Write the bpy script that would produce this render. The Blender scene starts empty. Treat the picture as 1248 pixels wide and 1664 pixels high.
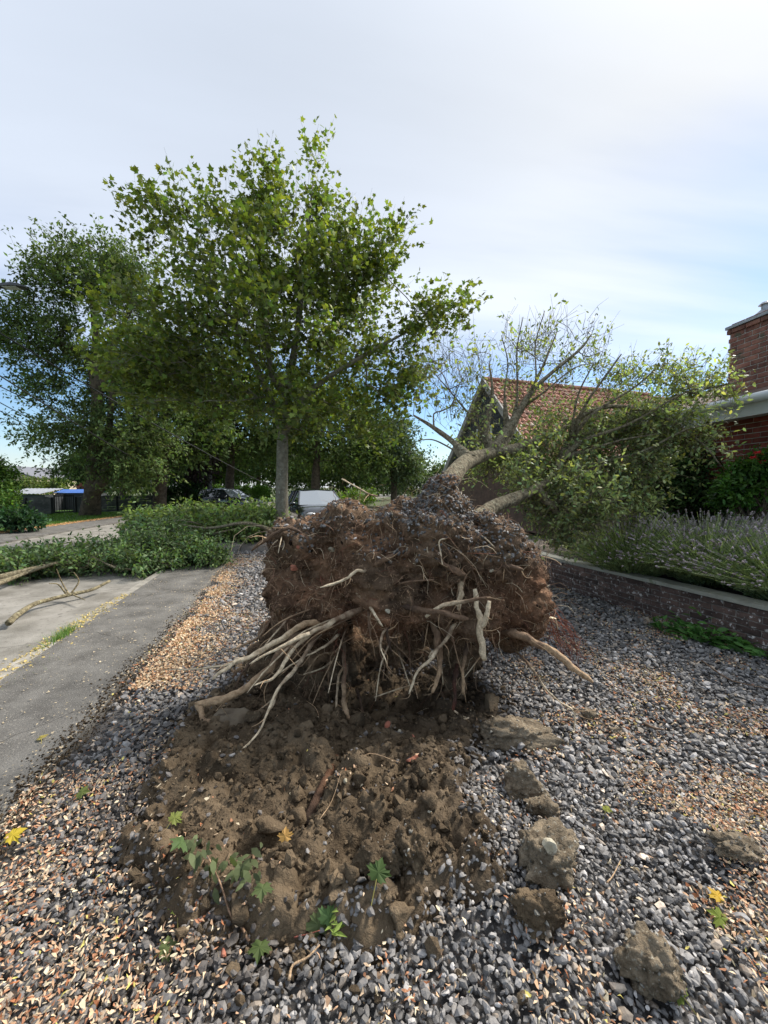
import bpy, math, random
import numpy as np
from mathutils import Vector, Matrix
from mathutils.bvhtree import BVHTree

rng = np.random.default_rng(7)
random.seed(7)
scene = bpy.context.scene
COL = scene.collection

# ------------------------------------------------------------------ camera, sky, sun, exposure
F = 640.0                      # focal length in photo pixels (photo 1248 x 1664)
CAM = np.array([0.0, 0.0, 1.55])
PITCH = math.atan(40 / F)      # looks slightly down
cam = bpy.data.cameras.new('camera')
cam.sensor_fit = 'VERTICAL'; cam.sensor_height = 36.0; cam.lens = 36.0 * F / 1664
cam.clip_start = 0.05; cam.clip_end = 3000
camo = bpy.data.objects.new('camera', cam); COL.objects.link(camo)
camo.location = CAM; camo.rotation_euler = (math.pi / 2 - PITCH, 0, 0)
scene.camera = camo

SUN_AZ, SUN_EL = math.radians(58), math.radians(44)     # azimuth measured from +Y towards +X
SUNV = Vector((math.sin(SUN_AZ) * math.cos(SUN_EL), math.cos(SUN_AZ) * math.cos(SUN_EL), math.sin(SUN_EL)))
world = bpy.data.worlds.new('World'); scene.world = world; world.use_nodes = True
def build_world():
    nt = world.node_tree; nt.nodes.clear()
    N = nt.nodes.new; L = nt.links.new
    def math_(op, a, b=None, c=None, clamp=False):
        n = N('ShaderNodeMath'); n.operation = op; n.use_clamp = clamp
        for i, v in enumerate((a, b, c)):
            if v is None: continue
            if isinstance(v, (int, float)): n.inputs[i].default_value = v
            else: L(v, n.inputs[i])
        return n.outputs[0]
    sky = N('ShaderNodeTexSky'); sky.sky_type = 'NISHITA'; sky.sun_disc = False
    sky.sun_elevation = SUN_EL; sky.sun_rotation = SUN_AZ
    sky.air_density = 1.0; sky.dust_density = 0.3; sky.ozone_density = 2.5
    hs = N('ShaderNodeHueSaturation'); hs.inputs['Saturation'].default_value = 1.12; hs.inputs['Value'].default_value = 0.62
    L(sky.outputs[0], hs.inputs['Color'])
    tc = N('ShaderNodeTexCoord')
    nrm = N('ShaderNodeVectorMath'); nrm.operation = 'NORMALIZE'; L(tc.outputs['Generated'], nrm.inputs[0])
    sp = N('ShaderNodeSeparateXYZ'); L(nrm.outputs[0], sp.inputs[0])
    zc = math_('MAXIMUM', sp.outputs[2], 0.0)
    den = math_('ADD', zc, 0.16)
    u = math_('DIVIDE', sp.outputs[0], den); v = math_('DIVIDE', sp.outputs[1], den)
    cb = N('ShaderNodeCombineXYZ'); L(u, cb.inputs[0]); L(v, cb.inputs[1])
    mp = N('ShaderNodeMapping'); mp.inputs['Rotation'].default_value = (0, 0, math.radians(-35)); mp.inputs['Scale'].default_value = (0.35, 1.0, 1); mp.inputs['Location'].default_value = (3.1, 1.7, 0)
    L(cb.outputs[0], mp.inputs[0])
    n1 = N('ShaderNodeTexNoise'); n1.inputs['Scale'].default_value = 0.75; n1.inputs['Detail'].default_value = 7; n1.inputs['Roughness'].default_value = 0.5; n1.inputs['Distortion'].default_value = 0.35
    L(mp.outputs[0], n1.inputs['Vector'])
    n2 = N('ShaderNodeTexNoise'); n2.inputs['Scale'].default_value = 0.5; n2.inputs['Detail'].default_value = 3; n2.inputs['Roughness'].default_value = 0.45
    L(cb.outputs[0], n2.inputs['Vector'])
    # cloud sheet: closed overhead, breaking up into streaks lower down
    cov = math_('ADD', math_('MULTIPLY', n1.outputs[0], 2.4), math_('MULTIPLY', zc, 2.7))
    cov = math_('SUBTRACT', cov, 1.80)
    mr = N('ShaderNodeMapRange'); mr.interpolation_type = 'SMOOTHSTEP'; mr.inputs['From Min'].default_value = 0.0; mr.inputs['From Max'].default_value = 0.75
    L(cov, mr.inputs['Value'])
    hz = N('ShaderNodeMapRange'); hz.inputs['From Min'].default_value = 0.10; hz.inputs['From Max'].default_value = 0.0; L(zc, hz.inputs['Value'])
    # cloud brightness: thin sheet lit from behind, brightest towards the sun
    dt = N('ShaderNodeVectorMath'); dt.operation = 'DOT_PRODUCT'; L(nrm.outputs[0], dt.inputs[0]); dt.inputs[1].default_value = SUNV
    g = math_('POWER', math_('MAXIMUM', dt.outputs['Value'], 0.0), 6.0)
    br = math_('ADD', math_('MULTIPLY', g, 1.2), 3.15)
    var = math_('ADD', math_('ADD', math_('MULTIPLY', n2.outputs[0], 0.45), math_('MULTIPLY', n1.outputs[0], 1.0)), 0.28)
    br = math_('MULTIPLY', br, var)
    tint = N('ShaderNodeMix'); tint.data_type = 'RGBA'
    tint.inputs['A'].default_value = (0.865, 0.96, 1.12, 1); tint.inputs['B'].default_value = (0.97, 1.0, 1.04, 1)
    L(math_('MULTIPLY', g, 1.3, clamp=True), tint.inputs['Factor'])
    cl = N('ShaderNodeVectorMath'); cl.operation = 'SCALE'; L(tint.outputs['Result'], cl.inputs[0]); L(br, cl.inputs['Scale'])
    mx = N('ShaderNodeMix'); mx.data_type = 'RGBA'
    L(math_('MAXIMUM', mr.outputs[0], math_('MULTIPLY', hz.outputs[0], 0.75)), mx.inputs['Factor']); L(hs.outputs[0], mx.inputs['A']); L(cl.outputs[0], mx.inputs['B'])
    bg = N('ShaderNodeBackground'); bg.inputs['Strength'].default_value = 0.12
    L(mx.outputs['Result'], bg.inputs['Color'])
    out = N('ShaderNodeOutputWorld'); L(bg.outputs[0], out.inputs[0])
build_world()
sun = bpy.data.lights.new('sun', 'SUN'); sun.energy = 3.1; sun.angle = math.radians(13); sun.color = (1.0, 0.95, 0.88)
suno = bpy.data.objects.new('sun', sun); COL.objects.link(suno)
suno.rotation_euler = (-SUNV).to_track_quat('-Z', 'Y').to_euler()
scene.view_settings.view_transform = 'Standard'; scene.view_settings.look = 'None'
scene.view_settings.exposure = 1.22; scene.view_settings.gamma = 1.0
scene.view_settings.use_curve_mapping = False
scene.render.engine = 'CYCLES'
try:
    scene.cycles.max_bounces = 6; scene.cycles.diffuse_bounces = 4; scene.cycles.transparent_max_bounces = 4
    scene.cycles.use_denoising = True
except Exception: pass

# ------------------------------------------------------------------ helpers
CP, SP_ = math.cos(PITCH), math.sin(PITCH)
def ray(px, py):
    u = (px - 624) / F; v = (832 - py) / F
    return np.array([u, CP + v * SP_, -SP_ + v * CP])
def P(px, py, Y):                       # world point seen at a pixel, Y metres ahead
    d = ray(px, py); return CAM + d * (Y / d[1])
def G(px, py, z=0.0):                   # world point seen at a pixel, at height z
    d = ray(px, py); return CAM + d * ((z - CAM[2]) / d[2])

np.seterr(over='ignore')
def _hash(ix, iy, iz, s=0):
    if True:
        h = (ix.astype(np.uint32) * np.uint32(374761393) + iy.astype(np.uint32) * np.uint32(668265263) + iz.astype(np.uint32) * np.uint32(2147483647 - 1013904223) + np.uint32((s * 974711 + 12345) & 0xffffffff))
        h = (h ^ (h >> np.uint32(13))) * np.uint32(1274126177)
        h = (h ^ (h >> np.uint32(16))) * np.uint32(2246822519)
        h = h ^ (h >> np.uint32(13))
    return h.astype(np.float64) / 4294967295.0
def vnoise(p, s=0):
    p = np.asarray(p, float); i = np.floor(p).astype(np.int64); f = p - i
    f = f * f * (3 - 2 * f); r = 0
    for dx in (0, 1):
        wx = f[:, 0] if dx else 1 - f[:, 0]
        for dy in (0, 1):
            wy = f[:, 1] if dy else 1 - f[:, 1]
            for dz in (0, 1):
                wz = f[:, 2] if dz else 1 - f[:, 2]
                r = r + wx * wy * wz * _hash(i[:, 0] + dx, i[:, 1] + dy, i[:, 2] + dz, s)
    return r * 2 - 1
def fbm(p, o=4, s=0, g=0.5):
    a, r, t = 1.0, 0, 0
    p = np.asarray(p, float)
    for k in range(o):
        r = r + a * vnoise(p * 2.03 ** k + 17.3 * k, s + k); t += a; a *= g
    return r / t
def worley(p, s=0):
    p = np.asarray(p, float); i = np.floor(p).astype(np.int64); f1 = np.full(len(p), 9.0); f2 = f1.copy(); cid = np.zeros(len(p))
    for dx in (-1, 0, 1):
        for dy in (-1, 0, 1):
            for dz in (-1, 0, 1):
                c = i + np.array([dx, dy, dz])
                q = np.stack([c[:, 0] + _hash(c[:, 0], c[:, 1], c[:, 2], s), c[:, 1] + _hash(c[:, 0], c[:, 1], c[:, 2], s + 1), c[:, 2] + _hash(c[:, 0], c[:, 1], c[:, 2], s + 2)], 1)
                d = np.linalg.norm(p - q, axis=1)
                m = d < f1
                f2 = np.where(m, f1, np.minimum(f2, d)); cid = np.where(m, _hash(c[:, 0], c[:, 1], c[:, 2], s + 3), cid); f1 = np.where(m, d, f1)
    return f1, f2, cid

def mesh_np(name, V, T, mat, parent=None, col=None, smooth=False, quads=False):
    V = np.asarray(V, np.float32).reshape(-1, 3); T = np.asarray(T, np.int32)
    k = T.shape[1]
    me = bpy.data.meshes.new(name)
    me.vertices.add(len(V)); me.vertices.foreach_set('co', V.ravel())
    me.loops.add(T.size); me.loops.foreach_set('vertex_index', T.ravel())
    me.polygons.add(len(T)); me.polygons.foreach_set('loop_start', np.arange(0, T.size, k, dtype=np.int32)); me.polygons.foreach_set('loop_total', np.full(len(T), k, np.int32))
    me.polygons.foreach_set('use_smooth', np.full(len(T), bool(smooth)))
    if col is not None:
        a = me.color_attributes.new('col', 'FLOAT_COLOR', 'POINT')
        c = np.ones((len(V), 4), np.float32); c[:, :3] = col
        a.data.foreach_set('color', c.ravel())
    me.update(calc_edges=True)
    if mat: me.materials.append(mat)
    return link(name, me, parent)
def link(name, me, parent=None, loc=None):
    o = bpy.data.objects.new(name, me); COL.objects.link(o)
    if parent is not None: setp(o, parent)
    if loc is not None: o.location = loc
    return o
def wloc(o):
    t = Vector((0, 0, 0))
    while o is not None:
        t = t + o.location if o.type == 'EMPTY' else t
        o = None
    return t
def setp(o, parent):
    o.parent = parent
    if parent.type == 'EMPTY': o.matrix_parent_inverse = Matrix.Translation(-Vector(parent.location))
def tag(o, label=None, cat=None, group=None, kind=None):
    if label: o['label'] = label
    if cat: o['category'] = cat
    if group: o['group'] = group
    if kind: o['kind'] = kind
    return o
def thing(name, loc, label, cat, group=None):
    o = bpy.data.objects.new(name, None); COL.objects.link(o); o.location = Vector([float(c) for c in loc]); o.empty_display_size = 0.1
    return tag(o, label, cat, group)

class Acc:
    def __init__(s): s.V = []; s.T = []; s.C = []; s.n = 0
    def add(s, V, T, c=None):
        V = np.asarray(V, float).reshape(-1, 3); T = np.asarray(T, int)
        if T.shape[1] == 4: T = np.concatenate([T[:, [0, 1, 2]], T[:, [0, 2, 3]]])
        s.V.append(V); s.T.append(T + s.n); s.n += len(V)
        if c is None: c = (1, 1, 1)
        c = np.asarray(c, float); s.C.append(np.broadcast_to(c, (len(V), 3)))
    def box(s, lo, hi, c=None, M=None):
        x0, y0, z0 = lo; x1, y1, z1 = hi
        V = np.array([(x0, y0, z0), (x1, y0, z0), (x1, y1, z0), (x0, y1, z0), (x0, y0, z1), (x1, y0, z1), (x1, y1, z1), (x0, y1, z1)], float)
        if M is not None: V = M(V)
        s.add(V, [(0, 3, 2, 1), (4, 5, 6, 7), (0, 1, 5, 4), (1, 2, 6, 5), (2, 3, 7, 6), (3, 0, 4, 7)], c)
    def tube(s, pts, rad, sides=6, c=None, rough=0.0, seed=0):
        V, T = tube(pts, rad, sides, rough, seed)
        if c is not None:
            c = np.asarray(c, float)
            if c.ndim == 2: c = np.concatenate([np.repeat(c, sides, 0), c[[0, -1]]])
        s.add(V, T, c)
    def build(s, name, mat, parent=None, smooth=False):
        return mesh_np(name, np.concatenate(s.V), np.concatenate(s.T), mat, parent, np.concatenate(s.C), smooth)
def tube(pts, rad, sides=6, rough=0.0, seed=0):
    pts = np.asarray(pts, float); n = len(pts); rad = np.broadcast_to(np.asarray(rad, float), (n,))
    t = np.gradient(pts, axis=0); t /= np.linalg.norm(t, axis=1)[:, None] + 1e-9
    a = np.array([0, 0, 1.0]) if abs(t[0, 2]) < 0.9 else np.array([1.0, 0, 0])
    u = np.cross(t[0], a); u /= np.linalg.norm(u); U = [u]
    for k in range(1, n):
        u = U[-1] - t[k] * np.dot(U[-1], t[k]); u /= np.linalg.norm(u) + 1e-9; U.append(u)
    U = np.array(U); W = np.cross(t, U)
    an = np.arange(sides) * 2 * math.pi / sides
    ring = np.cos(an)[None, :, None] * U[:, None, :] + np.sin(an)[None, :, None] * W[:, None, :]
    R = np.broadcast_to(rad[:, None], (n, sides)).copy()
    if rough > 0:
        sl = np.concatenate([[0], np.cumsum(np.linalg.norm(np.diff(pts, axis=0), axis=1))]) / max(rad.max(), 1e-4)
        q = np.stack(np.broadcast_arrays(np.cos(an)[None] * 1.6, np.sin(an)[None] * 1.6, sl[:, None] * .16 + seed * 3.7), -1).reshape(-1, 3)
        q2 = np.stack(np.broadcast_arrays(np.cos(an)[None], np.sin(an)[None], sl[:, None] * .7 + seed * 1.7), -1).reshape(-1, 3)
        R *= 1 + rough * (.8 * fbm(q, 3, seed) + .6 * fbm(q2, 2, seed + 5)).reshape(n, sides)
    V = (pts[:, None, :] + ring * R[:, :, None]).reshape(-1, 3)
    V = np.concatenate([V, pts[[0]], pts[[-1]]])
    i = np.arange(n - 1)[:, None] * sides; j = np.arange(sides)[None, :]; j2 = (j + 1) % sides
    q = np.stack([i + j, i + j2, i + sides + j2, i + sides + j], -1).reshape(-1, 4)
    T = np.concatenate([q[:, [0, 1, 2]], q[:, [0, 2, 3]]])
    b = n * sides
    if sides == 3: return V, T
    cap0 = np.stack([np.full(sides, b), j2[0], j[0]], 1); cap1 = np.stack([np.full(sides, b + 1), (n - 1) * sides + j[0], (n - 1) * sides + j2[0]], 1)
    return V, np.concatenate([T, cap0, cap1])
def batch_tubes(Pts, rad, cols, sides=3):
    """n thin tubes at once: Pts (n,m,3), rad (n,m), cols (n,3)"""
    Pts = np.asarray(Pts, float); n, m, _ = Pts.shape; t = np.gradient(Pts, axis=1); t /= np.linalg.norm(t, axis=2, keepdims=True) + 1e-9
    a = np.where(np.abs(t[:, :1, 2:]) < .9, np.array([0, 0, 1.0]), np.array([1.0, 0, 0])); u = np.cross(t, np.broadcast_to(a, t.shape)); u /= np.linalg.norm(u, axis=2, keepdims=True) + 1e-9; w = np.cross(t, u)
    an = np.arange(sides) * 2 * math.pi / sides
    V = Pts[:, :, None] + (np.cos(an)[None, None, :, None] * u[:, :, None] + np.sin(an)[None, None, :, None] * w[:, :, None]) * np.broadcast_to(rad, (n, m))[:, :, None, None]
    i = np.arange(n)[:, None, None] * m * sides + np.arange(m - 1)[None, :, None] * sides; j = np.arange(sides)[None, None, :]; j2 = (j + 1) % sides
    Q = np.stack([i + j, i + j2, i + sides + j2, i + sides + j], -1).reshape(-1, 4)
    return V.reshape(-1, 3), Q, np.repeat(cols, m * sides, 0)
def sticks(name, A, B, r0, r1, mat, parent, col=(1, 1, 1), mid=None):
    Pts = np.stack([A, B], 1) if mid is None else np.stack([A, mid, B], 1); m = Pts.shape[1]
    V, Q, C = batch_tubes(Pts, np.linspace(r0, r1, m)[None], np.broadcast_to(np.asarray(col, float), (len(A), 3))); return mesh_np(name, V, Q, mat, parent, C)
def smooth_path(pts, m=4):
    pts = np.asarray(pts, float)
    if len(pts) < 3:
        k = np.linspace(0, 1, m + 1)[:, None]; return pts[0] * (1 - k) + pts[-1] * k
    q = np.concatenate([[2 * pts[0] - pts[1]], pts, [2 * pts[-1] - pts[-2]]]); out = []
    for k in range(1, len(q) - 2):
        for t in np.arange(m) / m:
            out.append(0.5 * (2 * q[k] + (q[k + 1] - q[k - 1]) * t + (2 * q[k - 1] - 5 * q[k] + 4 * q[k + 1] - q[k + 2]) * t ** 2 + (3 * q[k] - q[k - 1] - 3 * q[k + 1] + q[k + 2]) * t ** 3))
    out.append(pts[-1]); return np.array(out)
def randrot(n, r):
    q = r.normal(size=(n, 4)); q /= np.linalg.norm(q, axis=1)[:, None]; w, x, y, z = q.T
    return np.stack([np.stack([1 - 2 * (y * y + z * z), 2 * (x * y - z * w), 2 * (x * z + y * w)], 1), np.stack([2 * (x * y + z * w), 1 - 2 * (x * x + z * z), 2 * (y * z - x * w)], 1), np.stack([2 * (x * z - y * w), 2 * (y * z + x * w), 1 - 2 * (x * x + y * y)], 1)], 1)
def zrot_tilt(n, r, tilt):
    a = r.uniform(0, 2 * math.pi, n); c, s_ = np.cos(a), np.sin(a); z = np.zeros(n); o = np.ones(n)
    Rz = np.stack([np.stack([c, -s_, z], 1), np.stack([s_, c, z], 1), np.stack([z, z, o], 1)], 1)
    ax = r.normal(size=n) * tilt; c, s_ = np.cos(ax), np.sin(ax)
    Rx = np.stack([np.stack([o, z, z], 1), np.stack([z, c, -s_], 1), np.stack([z, s_, c], 1)], 1)
    ay = r.normal(size=n) * tilt; c, s_ = np.cos(ay), np.sin(ay)
    Ry = np.stack([np.stack([c, z, s_], 1), np.stack([z, o, z], 1), np.stack([-s_, z, c], 1)], 1)
    return Rx @ Ry @ Rz
def scatter(name, protos, pos, R, S, cols, mat, parent=None, smooth=False, r=rng):
    """many small pieces as one mesh; protos = [(V,T)], S (n,) or (n,3)"""
    acc = Acc(); S = np.asarray(S, float)
    if S.ndim == 1: S = S[:, None].repeat(3, 1)
    which = r.integers(0, len(protos), len(pos))
    for k, (V, T) in enumerate(protos):
        m = which == k
        if not m.any(): continue
        W = np.einsum('nij,nvj->nvi', R[m], V[None] * S[m][:, None, :]) + pos[m][:, None, :]
        n = m.sum(); TT = (T[None] + (np.arange(n) * len(V))[:, None, None]).reshape(-1, 3)
        acc.add(W.reshape(-1, 3), TT, np.repeat(cols[m], len(V), 0))
    return acc.build(name, mat, parent, smooth)
def ico(sub):
    import bmesh
    bm = bmesh.new(); bmesh.ops.create_icosphere(bm, subdivisions=sub, radius=1.0)
    V = np.array([v.co[:] for v in bm.verts]); T = np.array([[v.index for v in f.verts] for f in bm.faces]); bm.free(); return V, T
ICO1, ICO2, ICO3, ICO4, ICO5 = ico(1), ico(2), ico(3), ico(4), ico(5)
def stone_protos(base, n, seed, amp=0.35):
    out = []
    for k in range(n):
        V, T = base; r = np.random.default_rng(seed + k)
        # cut by random planes, so the pieces look broken rather than rounded
        W = V * (1 + 0.12 * fbm(V * 1.3 + 9.1 * k, 2, seed)[:, None])
        for _ in range(9):
            d = r.normal(size=3); d /= np.linalg.norm(d); h = r.uniform(0.35, 0.8)
            e = W @ d; W = W - np.maximum(e - h, 0)[:, None] * d * 0.98
        out.append((W, T))
    return out

# ------------------------------------------------------------------ materials
def material(name, c1, c2=None, scale=5.0, rough=0.8, bump=0.0, bscale=None, detail=6, attr=False, rand=0.0, transl=0.0, spec=0.3, metal=0.0, lo=0.35, hi=0.65, c3=None, s3=30.0, coat=0.0, bdist=0.01, ior=1.5, crack=False):
    m = bpy.data.materials.new(name); m.use_nodes = True; nt = m.node_tree; N = nt.nodes.new; L = nt.links.new
    b = nt.nodes['Principled BSDF']; out = nt.nodes['Material Output']
    b.inputs['Roughness'].default_value = rough; b.inputs['Specular IOR Level'].default_value = spec; b.inputs['Metallic'].default_value = metal
    b.inputs['Coat Weight'].default_value = coat; b.inputs['IOR'].default_value = ior
    tc = N('ShaderNodeTexCoord'); geo = N('ShaderNodeNewGeometry')
    vec = geo.outputs['Position']
    col = None
    def mixc(f, a, bb, typ='MIX'):
        x = N('ShaderNodeMix'); x.data_type = 'RGBA'; x.blend_type = typ
        for i, v in ((x.inputs['Factor'], f), (x.inputs['A'], a), (x.inputs['B'], bb)):
            if isinstance(v, (int, float)): i.default_value = v
            elif isinstance(v, tuple): i.default_value = (*v, 1)
            else: L(v, i)
        return x.outputs['Result']
    def ns(scale, detail=6, ramp=None):
        n = N('ShaderNodeTexNoise'); n.inputs['Scale'].default_value = scale; n.inputs['Detail'].default_value = detail; n.inputs['Roughness'].default_value = 0.6
        L(vec, n.inputs['Vector'])
        if ramp is None: return n.outputs[0]
        r = N('ShaderNodeMapRange'); r.inputs['From Min'].default_value = ramp[0]; r.inputs['From Max'].default_value = ramp[1]; L(n.outputs[0], r.inputs['Value']); return r.outputs[0]
    if c2 is not None: col = mixc(ns(scale, detail, (lo, hi)), tuple(c1), tuple(c2))
    else:
        rgb = N('ShaderNodeRGB'); rgb.outputs[0].default_value = (*c1, 1); col = rgb.outputs[0]
    if c3 is not None: col = mixc(ns(s3, 4, (0.58, 0.68)), col, tuple(c3))
    if crack:
        vo = N('ShaderNodeTexVoronoi'); vo.feature = 'DISTANCE_TO_EDGE'; vo.inputs['Scale'].default_value = 0.55
        wn = N('ShaderNodeTexNoise'); wn.inputs['Scale'].default_value = 2.5; wn.inputs['Detail'].default_value = 6; L(vec, wn.inputs['Vector'])
        wm = N('ShaderNodeMix'); wm.data_type = 'VECTOR'; wm.inputs['Factor'].default_value = 0.22; L(vec, wm.inputs['A']); L(wn.outputs['Color'], wm.inputs['B']); L(wm.outputs['Result'], vo.inputs['Vector'])
        cr = N('ShaderNodeMapRange'); cr.inputs['From Min'].default_value = 0.004; cr.inputs['From Max'].default_value = 0.0; cr.inputs['To Max'].default_value = 0.75; L(vo.outputs['Distance'], cr.inputs['Value'])
        col = mixc(cr.outputs[0], col, (0.045, 0.04, 0.034))
        col = mixc(ns(0.9, 5, (0.55, 0.75)), col, (0.075, 0.065, 0.052))
    if attr:
        a = N('ShaderNodeAttribute'); a.attribute_name = 'col'; col = mixc(1.0, col, a.outputs['Color'], 'MULTIPLY')
    if rand > 0:
        oi = N('ShaderNodeObjectInfo'); r = N('ShaderNodeMapRange'); r.inputs['To Min'].default_value = 1 - rand; r.inputs['To Max'].default_value = 1 + rand
        L(oi.outputs['Random'], r.inputs['Value']); col = mixc(1.0, col, r.outputs[0], 'MULTIPLY')
    L(col, b.inputs['Base Color'])
    if bump > 0:
        bp = N('ShaderNodeBump'); bp.inputs['Strength'].default_value = bump; bp.inputs['Distance'].default_value = bdist
        L(ns(bscale or scale * 4, 8), bp.inputs['Height']); L(bp.outputs[0], b.inputs['Normal'])
    if transl > 0:
        tr = N('ShaderNodeBsdfTranslucent'); 
        tcol = mixc(1.0, col, (1.25, 1.35, 0.55), 'MULTIPLY'); L(tcol, tr.inputs['Color'])
        ms = N('ShaderNodeMixShader'); ms.inputs[0].default_value = transl
        L(b.outputs[0], ms.inputs[1]); L(tr.outputs[0], ms.inputs[2]); L(ms.outputs[0], out.inputs[0])
    return m
M = {}
M['stone'] = material('slate_gravel', (0.78, 0.79, 0.82), (1.15, 1.14, 1.12), 60, 0.6, 0.25, 160, attr=True, spec=0.4)
M['litter'] = material('dry_litter', (0.8, 0.8, 0.8), (1.1, 1.1, 1.1), 40, 0.8, attr=True, transl=0.12, spec=0.2)
M['bed'] = material('gravel_bed', (0.05, 0.047, 0.045), (0.11, 0.105, 0.10), 45, 0.9, 0.8, 90, c3=(0.14, 0.09, 0.06), s3=55)
M['soil'] = material('clay_soil', (0.058, 0.041, 0.025), (0.155, 0.114, 0.072), 5, 0.95, 0.9, 70, attr=True, spec=0.12, c3=(0.16, 0.12, 0.075), s3=60, bdist=0.02)
M['plate'] = material('root_plate_soil', (0.062, 0.041, 0.027), (0.185, 0.122, 0.078), 6, 0.95, 0.9, 80, attr=True, spec=0.1, c3=(0.26, 0.18, 0.115), s3=45, bdist=0.02)
M['clod'] = material('clod_soil', (0.10, 0.076, 0.05), (0.25, 0.20, 0.138), 14, 0.95, 1.0, 90, attr=True, spec=0.15, c3=(0.30, 0.27, 0.21), s3=70, bdist=0.015)
M['root'] = material('root_wood', (0.62, 0.58, 0.54), (1.2, 1.17, 1.15), 42, 0.8, 1.0, 120, attr=True, spec=0.25)
M['hair'] = material('root_fibre', (0.8, 0.8, 0.8), (1.1, 1.1, 1.1), 30, 0.85, attr=True, spec=0.15)
M['bark_f'] = material('fallen_bark', (0.085, 0.07, 0.045), (0.32, 0.27, 0.18), 28, 0.9, 1.0, 55, attr=True, spec=0.2, c3=(0.36, 0.35, 0.24), s3=30, bdist=0.04)
M['bark_m'] = material('maple_bark', (0.12, 0.108, 0.08), (0.24, 0.215, 0.16), 8, 0.9, 0.8, 30, attr=True, spec=0.2, c3=(0.30, 0.31, 0.24), s3=14, bdist=0.02)
M['bark_d'] = material('dark_bark', (0.055, 0.042, 0.03), (0.13, 0.10, 0.07), 6, 0.9, 0.9, 24, attr=True, spec=0.2, bdist=0.03)
M['leaf'] = material('leaf', (0.85, 0.85, 0.85), (1.15, 1.15, 1.1), 3, 0.5, attr=True, transl=0.42, spec=0.3)
M['leafmat'] = material('leaf_matt', (0.85, 0.85, 0.85), (1.15, 1.15, 1.1), 3, 0.65, attr=True, transl=0.35, spec=0.22)
M['asphalt'] = material('pavement_asphalt', (0.085, 0.079, 0.070), (0.165, 0.155, 0.138), 3.2, 0.9, 0.9, 110, c3=(0.26, 0.24, 0.21), s3=75, bdist=0.012, crack=True)
M['road'] = material('road_concrete', (0.15, 0.138, 0.115), (0.29, 0.27, 0.235), 2.2, 0.9, 0.8, 90, c3=(0.13, 0.118, 0.10), s3=16, bdist=0.01, crack=True)
M['kerb'] = material('kerb_concrete', (0.20, 0.185, 0.155), (0.33, 0.305, 0.26), 7, 0.9, 0.5, 80, rand=0.15, bdist=0.006)
M['ground'] = material('ground_earth', (0.05, 0.075, 0.025), (0.09, 0.085, 0.045), 1.0, 0.95, 0.5, 20)
M['lawn'] = material('lawn', (0.045, 0.10, 0.016), (0.085, 0.155, 0.028), 2.0, 0.9, 0.8, 40, bdist=0.03)
M['bed_soil'] = material('garden_soil', (0.04, 0.03, 0.022), (0.08, 0.06, 0.045), 12, 0.95, 0.8, 60, bdist=0.02)
M['brick'] = material('garden_brick', (0.055, 0.037, 0.032), (0.115, 0.072, 0.058), 9, 0.85, 0.6, 60, rand=0.35, c3=(0.50, 0.47, 0.44), s3=24, bdist=0.006)
M['hbrick'] = material('house_brick', (0.17, 0.038, 0.030), (0.27, 0.075, 0.055), 8, 0.8, 0.5, 60, rand=0.3, bdist=0.005)
M['cbrick'] = material('chimney_brick', (0.15, 0.06, 0.045), (0.25, 0.12, 0.085), 8, 0.85, 0.5, 60, rand=0.35, c3=(0.09, 0.075, 0.05), s3=6, bdist=0.005)
M['mortar'] = material('mortar', (0.36, 0.32, 0.28), (0.48, 0.44, 0.40), 20, 0.95, 0.4, 80)
M['dmortar'] = material('dark_mortar', (0.10, 0.085, 0.075), (0.27, 0.24, 0.21), 20, 0.95, 0.5, 80)
M['cap'] = material('cap_concrete', (0.24, 0.23, 0.19), (0.36, 0.35, 0.29), 6, 0.9, 0.5, 70, c3=(0.17, 0.18, 0.12), s3=12, bdist=0.005)
M['fascia'] = material('fascia_paint', (0.52, 0.54, 0.55), (0.60, 0.62, 0.63), 3, 0.5, spec=0.4)
M['zinc'] = material('zinc', (0.30, 0.31, 0.33), (0.42, 0.43, 0.45), 8, 0.5, metal=0.6)
M['tile'] = material('clay_tile', (0.24, 0.085, 0.05), (0.34, 0.155, 0.095), 3, 0.8, 0.4, 40, rand=0.28, c3=(0.30, 0.26, 0.19), s3=2.2)
M['dtile'] = material('dark_tile', (0.10, 0.065, 0.05), (0.16, 0.10, 0.075), 5, 0.8, 0.4, 40)
M['slat'] = material('dark_cladding', (0.035, 0.038, 0.042), (0.055, 0.058, 0.062), 6, 0.7)
M['white'] = material('white_paint', (0.68, 0.68, 0.66), (0.78, 0.78, 0.76), 3, 0.6)
M['beige'] = material('beige_wall', (0.50, 0.42, 0.30), (0.60, 0.51, 0.38), 1, 0.9)
M['greywood'] = material('grey_barge_board', (0.30, 0.28, 0.25), (0.40, 0.38, 0.34), 8, 0.8)
M['fence'] = material('concrete_fence', (0.08, 0.08, 0.08), (0.14, 0.14, 0.136), 3, 0.9, 0.6, 25, rand=0.15, c3=(0.18, 0.18, 0.175), s3=5, bdist=0.02)
M['black'] = material('black_paint', (0.012, 0.012, 0.013), rough=0.5)
M['carpaint'] = material('car_paint', (0.010, 0.011, 0.013), rough=0.25, coat=1.0, spec=0.5)
M['glass'] = material('car_glass', (0.02, 0.025, 0.03), rough=0.04, spec=1.0, coat=1.0)
M['screen'] = material('windscreen_glass', (0.10, 0.12, 0.13), rough=0.03, spec=1.0, coat=1.0, ior=2.4)
M['tyre'] = material('rubber', (0.015, 0.015, 0.015), rough=0.85)
M['alloy'] = material('alloy', (0.45, 0.45, 0.47), rough=0.3, metal=1.0)
M['lampglass'] = material('lamp_glass', (0.55, 0.56, 0.58), rough=0.1, spec=0.6, coat=0.5)
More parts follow.
